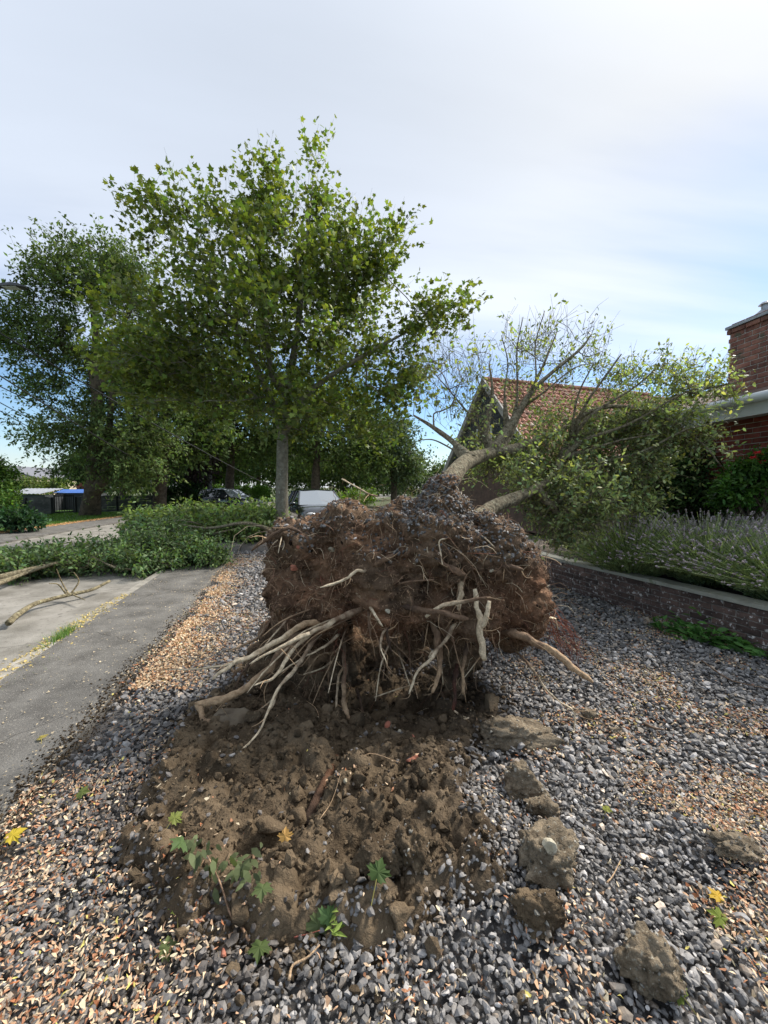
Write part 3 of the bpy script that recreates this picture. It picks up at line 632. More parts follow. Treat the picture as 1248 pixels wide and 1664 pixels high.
for k, (px, py) in enumerate(((1231, 737), (1224, 745), (1240, 752))):
    a = Acc(); c = P(px, py, 5.0); r = np.random.default_rng(k)
    for j in range(14):
        an = j * 2.4; rr = .008 + .002 * j; q = c + np.array([math.cos(an) * rr, math.sin(an) * rr, .012 - .0012 * j]); d = norm(np.array([math.cos(an), math.sin(an), 1.2 - .12 * j])); s_ = norm(np.cross(d, [0, 0, 1.]))
        a.add([q - s_ * .012, q + s_ * .012, q + s_ * .014 + d * .03, q - s_ * .014 + d * .03], [(0, 1, 2, 3)])
    a.build('bloom', M['redflower'], rb)
    a = Acc(); a.tube([c, c - [0.01, 0, .16]], [.003, .004], 4, (.10, .18, .05)); a.build('flower_stem', M['leafmat'], rb)
# ------------------------------------------------------------------ buildings
def frame(origin, ux, uy):
    o = np.array(origin, float); ux = norm(np.array([*ux, 0.0])); uy = norm(np.array([*uy, 0.0])); uz = np.array([0, 0, 1.0])
    return lambda V: o + V[:, [0]] * ux + V[:, [1]] * uy + V[:, [2]] * uz
def boxes(name, mat, parent, bl, Mf=None):
    a = Acc()
    for lo, hi in bl: a.box(lo, hi, None, Mf)
    return a.build(name, mat, parent)
def brick_mesh(L, W, H, mat, name='brick'):
    b = .004; a = Acc(); x, y, z = L / 2, W / 2, H / 2
    V = []
    for sx in (-1, 1):
        for sy in (-1, 1):
            for sz in (-1, 1):
                V += [(sx * (x - b), sy * (y - b), sz * z), (sx * (x - b), sy * y, sz * (z - b)), (sx * x, sy * (y - b), sz * (z - b))]
    import bmesh
    bm = bmesh.new(); [bm.verts.new(v) for v in V]; bmesh.ops.convex_hull(bm, input=bm.verts); me = bpy.data.meshes.new(name); bm.to_mesh(me); bm.free(); me.materials.append(mat); return me
def lay(parent, me, origin, ux, z0, length, rows, L, H, gap, depth, nrm_, jit=.002, skip=None, name='brick'):
    """courses of bricks in stretcher bond along ux from origin, outer face along nrm_"""
    ux = norm(np.array([*ux, 0.])); nn = norm(np.array([*nrm_, 0.])); ang = math.atan2(ux[1], ux[0]); out = 0
    for k in range(rows):
        x = -(L + gap) / 2 if k % 2 else 0.0
        while x < length - .02:
            a0, a1 = max(x, 0), min(x + L, length)
            if a1 - a0 > .03:
                z = z0 + k * (H + gap) + H / 2; c = np.array(origin) + ux * (a0 + a1) / 2
                if skip is None or not skip((a0 + a1) / 2, z):
                    o = link(name, me, parent); o.location = (c[0] - nn[0] * (depth / 2 + random.uniform(0, jit)), c[1] - nn[1] * (depth / 2), z); o.rotation_euler = (0, 0, ang); o.scale = ((a1 - a0) / L, 1, 1); out += 1
            x += L + gap
    return out
# -- red brick house on the right
h0 = np.array([5.39, 5.5, 0]); hu = norm(np.array([-.105, 1.0, 0])); hn = np.array([-hu[1], hu[0], 0])
house = thing('brick_house', h0, 'red brick house with pale eaves and a tall chimney at the edge', 'house')
Mh = frame(h0, hu[:2], -hn[:2])       # x along the wall, y into the house, z up
wl = boxes('wall', M['mortar'], house, [((-1.5, .012, 0), (2.5, .3, 2.62)), ((2.2, .3, 0), (2.5, 5, 2.62))], Mh)
bm_ = brick_mesh(.21, .10, .063, M['hbrick'])
lay(wl, bm_, h0 - hu * .25, hu[:2], 1.52, 2.75, 15, .21, .063, .012, .10, hn[:2])
boxes('soffit', M['fascia'], house, [((-1.6, -.40, 2.56), (2.9, .02, 2.585))], Mh)
boxes('fascia', M['fascia'], house, [((-1.6, -.43, 2.52), (2.92, -.402, 2.70))], Mh)
a = Acc(); a.tube(Mh(np.array([(-1.6, -.49, 2.74), (2.95, -.49, 2.74)])), .062, 10); gut = a.build('gutter', M['fascia'], house, True)
boxes('drip_edge', M['zinc'], house, [((-1.6, -.47, 2.79), (2.98, -.38, 2.815))], Mh)
a = Acc(); s_ = math.tan(math.radians(20))
a.add(Mh(np.array([(-1.6, -.38, 2.80), (3.0, -.38, 2.80), (3.0, 4.0, 2.80 + 4.38 * s_), (-1.6, 4.0, 2.80 + 4.38 * s_), (-1.6, -.38, 2.73), (3.0, -.38, 2.73), (3.0, 4.0, 2.73 + 4.38 * s_), (-1.6, 4.0, 2.73 + 4.38 * s_)])), [(0, 1, 2, 3), (4, 7, 6, 5), (0, 4, 5, 1), (1, 5, 6, 2), (2, 6, 7, 3)])
rf = a.build('roof', M['dtile'], house)
boxes('gable_wall', M['mortar'], house, [((2.3, .3, 2.62), (2.49, 3.6, 2.95))], Mh)
cx0, cx1, cy0, cy1, cz0, cz1 = .28, .97, .25, 1.20, 2.82, 4.07
ch = boxes('chimney', M['mortar'], house, [((cx0 + .012, cy0 + .012, cz0), (cx1 - .012, cy1, cz1))], Mh)
bm2 = brick_mesh(.21, .10, .063, M['cbrick'])
lay(ch, bm2, h0 + hu * cx0 - hn * cy0, hu[:2], cz0 + .06, cx1 - cx0, 17, .21, .063, .012, .10, hn[:2], .004)
lay(ch, bm2, h0 + hu * cx0 - hn * (cy0 + .11), -hn[:2], cz0 + .06, cy1 - cy0 - .12, 17, .21, .063, .012, .10, -hu[:2], .004)
lay(ch, bm2, h0 + hu * cx1 - hn * (cy0 + .11), -hn[:2], cz0 + .06, cy1 - cy0 - .12, 17, .21, .063, .012, .10, hu[:2], .004)
lay(ch, bm2, h0 + hu * (cx0 - .02) - hn * (cy0 - .02), hu[:2], cz1 - .075, cx1 - cx0 + .04, 1, .21, .063, .012, .10, hn[:2], .004)
lay(ch, bm2, h0 + hu * (cx1 + .02) - hn * (cy0 + .09), -hn[:2], cz1 - .075, cy1 - cy0 - .1, 1, .21, .063, .012, .10, hu[:2], .004)
boxes('chimney_cap', M['zinc'], house, [((cx0 - .035, cy0 - .035, cz1 + .002), (cx1 + .035, cy1 + .03, cz1 + .045))], Mh)
a = Acc(); pc = Mh(np.array([(.60, .45, cz1 + .04)]))[0]
a.tube([pc, pc + [0, 0, .06], pc + [0, 0, .09], pc + [0, 0, .12]], [.14, .14, .10, .07], 16); a.tube([pc + [0, 0, .1], pc + [0, 0, .2]], .05, 14); a.tube([pc + [0, 0, .2], pc + [0, 0, .235]], [.085, .05], 14)
a.build('cowl', M['zinc'], house, False)
# -- gabled house with orange tiles
r0 = P(785, 617, 16.0); r1 = P(1046, 641, 18.6); r1[2] = r0[2]; rd = norm(r1 - r0); rn = np.array([rd[1], -rd[0], 0])      # rn points to the camera side
gh = thing('tiled_house', (r0[0], r0[1], 0), 'house with orange clay tile roof and black timber gable behind the fallen crown', 'house')
Mg = frame((r0[0], r0[1], 0), rd[:2], rn[:2]); RZ = r0[2]; RL = float(np.linalg.norm(r1 - r0)) + 3.0; TS = math.radians(46); ev = 3.6; HB = 2.9
boxes('wall', M['dtile'], gh, [((.31, -ev + .3, 0), (RL - .3, ev - .3, RZ - ev * math.tan(TS) + .32))], Mg)
a = Acc(); zb = RZ - HB * math.tan(TS) - .18; a.add(Mg(np.array([(.15, -HB, zb), (.15, HB, zb), (.15, 0, RZ - .2), (.3, -HB, zb), (.3, HB, zb), (.3, 0, RZ - .2)])), [(0, 1, 2), (3, 5, 4)])
gab = a.build('gable', M['slat'], gh)
for k in range(17):
    z = zb + .02 + k * .17; w = (RZ - .22 - z - .15) / math.tan(TS)
    if w > .1: boxes('board', M['slat'], gab, [((.10, -w, z), (.149, w, z + .155))], Mg)
wd = boxes('window', M['white'], gh, [((.06, -.55, RZ - 1.95), (.11, .55, RZ - 1.88)), ((.06, -.55, RZ - 2.75), (.11, -.49, RZ - 1.95)), ((.06, .49, RZ - 2.75), (.11, .55, RZ - 1.95)), ((.06, -.03, RZ - 2.75), (.11, .03, RZ - 1.95)), ((.06, -.55, RZ - 2.82), (.11, .55, RZ - 2.75))], Mg)
boxes('pane', M['glass'], wd, [((.085, -.49, RZ - 2.75), (.095, .49, RZ - 1.95))], Mg)
for s in (-1, 1):
    a = Acc(); c_, sn = math.cos(TS), math.sin(TS); Ls = ev / c_
    def slab(x0, x1, t0, t1, d0, d1):      # along ridge, down the slope, out of the slope
        V = []
        for dd in (d0, d1):
            for t in (t0, t1):
                for x in (x0, x1): V.append((x, s * (t * c_ + dd * sn), RZ - t * sn + dd * c_))
        V = Mg(np.array(V)); return V, [(0, 1, 3, 2), (4, 6, 7, 5), (0, 4, 5, 1), (1, 5, 7, 3), (3, 7, 6, 2), (2, 6, 4, 0)]
    a.add(*slab(.02, RL, 0, Ls, -.12, -.03)); roof = a.build('roof', M['greywood'], gh)
    a = Acc(); a.add(*slab(-.05, .019, -.02, Ls + .05, -.16, .06)); a.build('barge_board', M['greywood'], gh)
    if s > 0:
        rest = Acc(); count = 0; tme = None
        w_, h_ = .235, .26
        tv = []
        for j in range(5):
            x = j / 4 * w_; zz = .022 * math.sin(j / 4 * 2 * math.pi) ; tv += [(x, 0, zz + .012), (x, -h_ - .05, zz + .045)]
        tv = np.array(tv); tt = np.array([(2 * j, 2 * j + 1, 2 * j + 3, 2 * j + 2) for j in range(4)] ); tl = np.concatenate([tv, tv[1::2] - [0, -.002, .03]]); tt = np.concatenate([tt, [(2 * j + 1, 10 + j, 11 + j, 2 * j + 3) for j in range(4)]])
        tme = bpy.data.meshes.new('roof_tile'); tme.from_pydata([tuple(v) for v in tl], [], [tuple(int(q) for q in t) for t in tt]); tme.materials.append(M['tile'])
        ex, ez = np.array([rd[0], rd[1], 0]), np.array([rn[0] * sn, rn[1] * sn, c_]); ey = -np.array([rn[0] * c_, rn[1] * c_, -sn])
        R3 = Matrix([[ex[i], ey[i], ez[i]] for i in range(3)])
        cells = [(i, k) for i in range(int((RL - .05) / w_)) for k in range(int(Ls / h_) + 1)]
        cells.sort(key=lambda q: q[0] + q[1] * 1.6)
        for i, k in cells:
            org = Mg(np.array([(.03 + i * w_, s * (.02 + k * h_) * c_, RZ - (.02 + k * h_) * sn)]))[0]
            if count < 300:
                o = link('roof_tile', tme, roof); mw = R3.to_4x4(); mw.translation = Vector(org) + Vector(ez) * random.uniform(0, .008); o.matrix_local = mw; count += 1
            else:
                W = org + tl @ np.array([ex, ey, ez]); rest.add(W, tt)
        tag(rest.build('roof_tiles', M['tile'], roof), kind='stuff')
for i in range(22):
    a = Acc(); p_ = Mg(np.array([(.0 + i * .4, 0, RZ + .01), (.43 + i * .4, 0, RZ + .035)])); a.tube(p_, [.115, .10], 8); a.build('ridge_tile', M['tile'], gh)
# -- far houses on the left
def far_house(label, px, py_top, Y, w, d, wallm, roofm, rot=0.3, wall_h=2.8):
    c = P(px, 792, Y); top = P(px, py_top, Y)[2]; t = thing('gabled_house', (c[0], c[1], 0), label, 'house'); Mf = frame((c[0], c[1], 0), (math.cos(rot), math.sin(rot)), (-math.sin(rot), math.cos(rot)))
    wall = boxes('wall', M[wallm], t, [((-w / 2, -d / 2, 0), (w / 2, d / 2, wall_h))], Mf)
    a = Acc(); e = .3
    a.add(Mf(np.array([(-w / 2 + .01, -d / 2 + .01, wall_h), (w / 2 - .01, -d / 2 + .01, wall_h), (0, -d / 2 + .01, top - .15)])), [(0, 1, 2)]); a.build('gable', M[wallm], t)
    a = Acc()
    for s in (-1, 1):
        zl = wall_h - e * (top - wall_h) / (w / 2)
        V = Mf(np.array([(0, -d / 2 - e, top), (0, d / 2 + e, top), (s * (w / 2 + e), d / 2 + e, zl), (s * (w / 2 + e), -d / 2 - e, zl), (0, -d / 2 - e, top - .18), (0, d / 2 + e, top - .18), (s * (w / 2 + e), d / 2 + e, zl - .18), (s * (w / 2 + e), -d / 2 - e, zl - .18)]))
        a.add(V, [(0, 1, 2, 3), (4, 7, 6, 5), (0, 3, 7, 4), (3, 2, 6, 7), (2, 1, 5, 6)])
    a.build('roof', M[roofm], t)
    for x in (-w / 4, w / 4):
        f = boxes('window', M['white'], t, [((x - .6, -d / 2 - .04, 1.0), (x + .6, -d / 2 - .002, 2.2))], Mf); boxes('pane', M['glass'], f, [((x - .5, -d / 2 - .06, 1.1), (x + .5, -d / 2 - .042, 2.1))], Mf)
    return t
M['slate'] = material('slate_roof', (0.13, 0.135, 0.15), (0.18, 0.18, 0.20), 2, 0.7)
M['redwall'] = material('red_wall', (0.25, 0.09, 0.06), (0.33, 0.13, 0.09), 1, 0.9)
far_house('far beige gabled house above the light shrubs', 38, 758, 62, 9.5, 10, 'beige', 'slate', .15, 3.2)
far_house('small far red house with grey roof beside the big dark tree', 84, 762, 70, 7, 9, 'redwall', 'slate', -.3, 3.6)
# -- sheds behind the fence
c = P(118, 812, 27); sh = thing('garden_shed', (c[0], c[1], 0), 'low shed with a bright blue roof behind the fence', 'shed')
Mf = frame((c[0], c[1], 0), (1, .1), (-.1, 1)); boxes('wall', M['slat'], sh, [((-1.1, 0, 0), (1.1, 2, 1.15))], Mf)
a = Acc(); a.add(Mf(np.array([(-1.2, -.1, 1.17), (1.2, -.1, 1.17), (1.2, 1, 1.42), (-1.2, 1, 1.42), (-1.2, 2.1, 1.17), (1.2, 2.1, 1.17)])), [(0, 1, 2, 3), (3, 2, 5, 4)]); a.build('roof', M['blue'], sh)
c = P(40, 812, 25); sh = thing('lean_to', (c[0], c[1], 0), 'lean-to with pale corrugated roof left behind the fence', 'shed')
Mf = frame((c[0], c[1], 0), (1, .1), (-.1, 1)); boxes('wall', M['slat'], sh, [((-1.2, 0, 0), (1.2, 1.8, 1.05))], Mf)
a = Acc(); nx = 41; X = np.linspace(-1.3, 1.1, nx); Z = .02 * np.sin(np.arange(nx) * math.pi / 2)
V = np.concatenate([np.column_stack([X, np.full(nx, -.2), 1.15 + Z]), np.column_stack([X, np.full(nx, 2.0), 1.48 + Z])]); i = np.arange(nx - 1); a.add(Mf(V), np.stack([i, i + 1, i + nx + 1, i + nx], 1)); a.build('roof', M['zinc'], sh)
# -- grey concrete fence across the road
f0, f1 = np.array([-20.6, 19.4, 0]), np.array([-16.2, 27.6, 0]); fd = norm(f1 - f0); FL = float(np.linalg.norm(f1 - f0))
fence = thing('concrete_fence', f0, 'dark grey concrete panel fence with arched tops across the road', 'fence')
fn = np.array([fd[1], -fd[0], 0]); PWi = 1.16
def panel_mesh():
    a = Acc()
    for k in range(6):
        z = .02 + k * .155
        if k < 5: a.box((0.02, -.02 - .006 * (k % 2), z), (PWi - .08, .02, z + .147))
    n = 9; X = np.linspace(.02, PWi - .08, n); Zt = .80 + .16 + .09 * np.sin(np.linspace(0, math.pi, n)); i = np.arange(n - 1)
    V = np.concatenate([np.column_stack([X, np.full(n, -.024), np.full(n, .797)]), np.column_stack([X, np.full(n, -.024), Zt]), np.column_stack([X, np.full(n, .02), np.full(n, .797)]), np.column_stack([X, np.full(n, .02), Zt])])
    a.add(V, np.concatenate([np.stack([i, i + 1, i + n + 1, i + n], 1), np.stack([i + n, i + n + 1, i + 3 * n + 1, i + 3 * n], 1), np.stack([i + 2 * n + 1, i + 2 * n, i + 3 * n, i + 3 * n + 1], 1)]))
    o = a.build('panel', M['fence']); me = o.data; bpy.data.objects.remove(o); return me
pm = panel_mesh(); a = Acc(); a.box((-.05, -.06, 0), (.05, .06, .99)); po = a.build('post', M['black']); pme = po.data; bpy.data.objects.remove(po)
for k in range(8):
    q = f0 + fd * k * PWi
    o = link('post', pme, fence); o.location = q; o.rotation_euler.z = math.atan2(fd[1], fd[0])
    if k < 8 and k != 3:
        o = link('panel', pm, fence); o.location = q + fd * .04; o.rotation_euler.z = math.atan2(fd[1], fd[0])
q = f0 + fd * 8 * PWi; o = link('post', pme, fence); o.location = q; o.rotation_euler.z = math.atan2(fd[1], fd[0])
gt = thing('garden_gate', f0 + fd * 3.1 * PWi, 'narrow dark gate in the grey fence beside the forked trunk', 'gate'); Mf = frame(f0 + fd * 3 * PWi, fd[:2], (-fd[1], fd[0]))
boxes('gate_frame', M['black'], gt, [((.08, -.03, .06), (.14, .03, 1.12)), ((PWi - .14, -.03, .06), (PWi - .08, .03, 1.12)), ((.14, -.02, .08), (PWi - .14, .02, .16)), ((.14, -.02, 1.02), (PWi - .14, .02, 1.10))], Mf)
for k in range(7): boxes('bar', M['black'], gt, [((.2 + k * .125, -.012, .16), (.225 + k * .125, .012, 1.02))], Mf)
# ------------------------------------------------------------------ street furniture and cars
c = P(342, 826, 27.5); c[2] = 0
pol = thing('utility_pole', c, 'plain concrete utility pole beside the slim purple tree', 'pole')
a = Acc(); a.tube([c, c + [0, 0, 4.5], c + [0, 0, 9]], [.17, .14, .11], 10); a.build('pole_shaft', M['pole'], pol, True)
a = Acc(); a.box((-.6, -.05, 8.5), (.6, .05, 8.6), None, lambda V: V + c); a.build('crossarm', M['pole'], pol)
lx = P(20, 466, 10.0)
lamp = thing('street_lamp', (lx[0] - 1.7, lx[1], 0), 'street lamp head on a long arm at the left edge', 'lamp')
b = np.array([lx[0] - 1.7, lx[1], 0])
a = Acc(); a.tube([b, b + [0, 0, 3], [b[0], b[1], lx[2] - .35]], [.09, .075, .06], 12); a.build('pole_shaft', M['zinc'], lamp, True)
a = Acc(); a.tube(smooth_path([[b[0], b[1], lx[2] - .4], [b[0] + .25, b[1], lx[2] - .1], [lx[0] - .3, lx[1], lx[2] - .04]], 5), .032, 8); a.build('arm', M['zinc'], lamp, True)
a = Acc(); hd = np.array([(-.34, -.03, .0), (-.2, -.10, .05), (.0, -.13, .06), (.2, -.11, .03), (.34, -.05, -.02)])
sec = []
for x, wv, zt in ((-.34, .04, .03), (-.24, .10, .065), (0, .14, .075), (.2, .12, .055), (.34, .05, .01)): sec += [(x, -wv, -.02), (x, -wv * .6, zt), (x, wv * .6, zt), (x, wv, -.02)]
sec = np.array(sec) + lx; Q = []
for k in range(4):
    for j in range(4): Q.append((4 * k + j, 4 * k + (j + 1) % 4, 4 * k + 4 + (j + 1) % 4, 4 * k + 4 + j))
Q += [(3, 2, 1, 0), (16, 17, 18, 19)]; a.add(sec, Q); hdo = a.build('lamp_head', M['slat'], lamp)
a = Acc(); a.box((-.18, -.09, -.035), (.16, .09, -.021), None, lambda V: V + lx); a.build('diffuser', M['lampglass'], hdo)
# overhead lines
pt = c + [0, 0, 8.55]
def wire(label, A, B, sag, rad=.012):
    t = np.linspace(0, 1, 25)[:, None]; p = A * (1 - t) + B * t; p[:, 2] -= sag * 4 * (t * (1 - t))[:, 0]
    a = Acc(); a.tube(p, rad, 5); tag(a.build('overhead_wire', M['black'], None), label, 'wire', 'overhead wires by the big dark tree')
wire('overhead wire crossing the front of the big dark tree, highest at the left edge', P(-60, 505, 9), P(480, 850, 26) * [1, 1, 0] + [0, 0, .9], .25, .018)
wire('overhead wire below the lamp, second from the top at the left edge', P(-40, 585, 12), P(330, 824, 27) * [1, 1, 0] + [0, 0, 1.0], .2, .022)
wire('thin overhead wire, third from the top at the left edge', P(-40, 608, 14), P(140, 690, 30), .1, .022)
wire('thin overhead wire, lowest but one at the left edge', P(-40, 632, 16), P(130, 720, 34), .1, .022)
wire('thin overhead wire, lowest one at the left edge', P(-40, 645, 16), P(120, 730, 36), .1, .022)

def car(label, loc, rot, group='cars parked at the end of the street'):
    t = thing('parked_car', (loc[0], loc[1], 0), label, 'car', group); c_, s_ = math.cos(rot), math.sin(rot)
    Mc = lambda V: np.column_stack([loc[0] + V[:, 0] * c_ - V[:, 1] * s_, loc[1] + V[:, 0] * s_ + V[:, 1] * c_, V[:, 2] * .92])
    # sections across the car: x forward, half width, belt heights
    def loft(secs, m, name, smooth=True, closed=True):
        a = Acc(); n = len(secs[0]); V = np.array([q for s in secs for q in s], float); Q = []
        for k in range(len(secs) - 1):
            for j in range(n - 1): Q.append((k * n + j, k * n + j + 1, (k + 1) * n + j + 1, (k + 1) * n + j))
        a.add(Mc(V), Q)
        for e in (0, len(secs) - 1):
            W = Mc(np.array(secs[e], float)); a.add(np.concatenate([W, W.mean(0)[None]]), [(j, j + 1, n) for j in range(n - 1)] + [(n - 1, 0, n)])
        return a.build(name, m, t, smooth)
    def sec(x, w, z0, z1, top): return [(x, -w * .9, z0), (x, -w, z0 + .15), (x, -w, z1 - .12), (x, -w * .94, z1), (x, -w * .5, top), (x, 0, top + .015), (x, w * .5, top), (x, w * .94, z1), (x, w, z1 - .12), (x, w, z0 + .15), (x, w * .9, z0)]
    body = loft([sec(-2.25, .70, .42, .80, .85), sec(-2.15, .86, .28, .98, 1.0), sec(-1.2, .91, .24, 1.02, 1.03), sec(0, .92, .24, 1.0, 1.02), sec(.95, .91, .24, .98, 1.02), sec(1.5, .89, .26, .92, .98), sec(2.05, .84, .28, .80, .86), sec(2.28, .66, .40, .62, .66)], M['carpaint'], 'body')
    def roofsec(x, w, z): return [(x, -w, z - .05), (x, -w * .8, z), (x, 0, z + .03), (x, w * .8, z), (x, w, z - .05), (x, w * .9, z - .07), (x, -w * .9, z - .07)]
    loft([roofsec(-1.75, .60, 1.50), roofsec(-1.2, .66, 1.57), roofsec(-.3, .67, 1.60), roofsec(.2, .63, 1.56)], M['carpaint'], 'roof_panel')
    a = Acc(); a.add(Mc(np.array([(1.02, -.80, 1.01), (1.10, 0, 1.02), (1.02, .80, 1.01), (.20, .63, 1.53), (.22, 0, 1.56), (.20, -.63, 1.53)])), [(0, 1, 4, 5), (1, 2, 3, 4)]); a.build('windscreen', M['screen'], t)
    a = Acc(); a.add(Mc(np.array([(-2.12, -.76, 1.02), (-2.12, .76, 1.02), (-1.75, .58, 1.46), (-1.75, -.58, 1.46)])), [(0, 1, 2, 3)]); a.build('rear_window', M['glass'], t)
    for s in (-1, 1):
        for x0, x1, u0, u1 in ((-.25, .92, -.25, .18), (-1.25, -.33, -1.2, -.33), (-2.0, -1.33, -1.65, -1.28)):
            a = Acc(); a.add(Mc(np.array([(x0, s * .86, 1.02), (x1, s * .84, 1.01), (u1, s * .645, 1.50), (u0, s * .65, 1.51)])), [(0, 1, 2, 3) if s < 0 else (3, 2, 1, 0)]); a.build('side_window', M['glass'], t)
        a = Acc()
        for q in (([.98, s * .82, 1.0], [.19, s * .645, 1.53]), ([-.29, s * .865, 1.0], [-.29, s * .655, 1.54]), ([-1.29, s * .865, 1.0], [-1.24, s * .65, 1.53]), ([-2.05, s * .80, 1.0], [-1.72, s * .60, 1.48])): a.tube(Mc(np.array(q)), .035, 6)
        a.build('pillar', M['carpaint'], t)
        a = Acc(); V, T = ICO2; a.add(Mc(V * [.07, .11, .075] + [.78, s * 1.0, 1.05]), T); a.build('mirror', M['carpaint'], t, True)
        a = Acc(); a.add(Mc(V * [.10, .17, .07] + [2.12, s * .62, .72]), T); a.build('headlight', M['lampglass'], t, True)
        a = Acc(); a.add(Mc(V * [.06, .12, .10] + [-2.17, s * .70, .86]), T); a.build('tail_light', M['redglass'], t, True)
        for x in (-1.35, 1.38):
            a = Acc(); yy = s * .80; a.tube(Mc(np.array([(x, yy - .11, .33), (x, yy - .09, .33), (x, yy + .09, .33), (x, yy + .11, .33)])), [.29, .33, .33, .29], 20); w = a.build('wheel', M['tyre'], t, True)
            a = Acc(); a.tube(Mc(np.array([(x, yy + s * .09, .33), (x, yy + s * .115, .33)])), [.21, .19], 16); a.build('rim', M['alloy'], w)
    a = Acc(); a.box((2.20, -.35, .48), (2.29, .35, .60), None, Mc); a.build('grille', M['black'], t)
    a = Acc(); a.box((2.285, -.26, .40), (2.30, .26, .50), None, Mc); a.build('number_plate', M['white'], t)
    return t
cp = P(513, 815, 15.2); car('black car with bright windscreen parked behind the maple trunk', cp, math.radians(-68))
cp = P(372, 818, 25.5); car('dark car half hidden behind the far heap of branches', cp, math.radians(-25))
# ------------------------------------------------------------------ low garden wall, planting bed and lavender
WP = [np.array(q) for q in ((4.05, 2.1), (3.56, 3.6), (3.20, 4.65), (2.74, 5.95), (2.42, 7.2), (2.2, 8.4))]
WPs = smooth_path(np.column_stack([np.array(WP), np.zeros(6)]), 4)[:, :2]
gw = thing('garden_wall', (3.2, 4.65, 0), 'low weathered brick garden wall with concrete coping along the gravel', 'wall')
gb = brick_mesh(.205, .10, .058, M['brick'])
seg = np.linalg.norm(np.diff(WPs, axis=0), axis=1); cum = np.concatenate([[0], np.cumsum(seg)])
def wall_at(s):
    return np.array([np.interp(s, cum, WPs[:, 0]), np.interp(s, cum, WPs[:, 1])])
count = 0
for k in range(6):
    s = .0 if k % 2 else .107
    while s < cum[-1] - .22:
        a_, b_ = wall_at(s), wall_at(s + .205); m = (a_ + b_) / 2; d = b_ - a_; nn = norm(np.array([d[1], -d[0]]))
        if m[1] > 2.3:
            # outer face to the gravel side is -X
            if nn[0] > 0: nn = -nn
            o = link('brick', gb, gw); o.location = (m[0] - nn[0] * (.05 + random.uniform(0, .006)), m[1] - nn[1] * .05, .0 + .03 + k * .068 + .0); o.rotation_euler = (random.uniform(-.01, .01), 0, math.atan2(d[1], d[0])); count += 1
        s += .2155
n_ = 60; S = np.linspace(0, cum[-1], n_); pts = np.array([wall_at(s) for s in S]); td = np.gradient(pts, axis=0); td = norm(td); nl = np.column_stack([td[:, 1], -td[:, 0]]); nl *= -np.sign(nl[:, [0]])
def wall_strip(name, mat, off0, off1, z0, z1, wob=0):
    a = Acc(); A = pts + nl * off0; B = pts + nl * off1; w = wob * np.sin(np.arange(n_) * 1.9)
    V = np.concatenate([np.column_stack([A, z0 + w * 0]), np.column_stack([A, z1 + w]), np.column_stack([B, z1 + w]), np.column_stack([B, z0 + w * 0])]) if False else np.concatenate([np.column_stack([A, np.full(n_, z0)]), np.column_stack([A, np.full(n_, z1) + w]), np.column_stack([B, np.full(n_, z1) + w]), np.column_stack([B, np.full(n_, z0)])])
    i = np.arange(n_ - 1); Q = np.concatenate([np.stack([i + k * n_, i + 1 + k * n_, i + 1 + ((k + 1) % 4) * n_, i + ((k + 1) % 4) * n_], 1) for k in range(4)]); a.add(V, Q); return a.build(name, mat, gw)
wall_strip('mortar_core', M['dmortar'], -.012, -.19, -.05, .405)
wall_strip('coping', M['cap'], .012, -.20, .408, .448, .003)
a = Acc(); V = np.concatenate([np.column_stack([pts - nl * .195, np.full(n_, .37)]), np.column_stack([pts - nl * 4.0, np.full(n_, .42)])]); i = np.arange(n_ - 1); a.add(V, np.stack([i, i + 1, i + n_ + 1, i + n_], 1)); tag(a.build('planting_bed', M['bed_soil']), kind='structure')
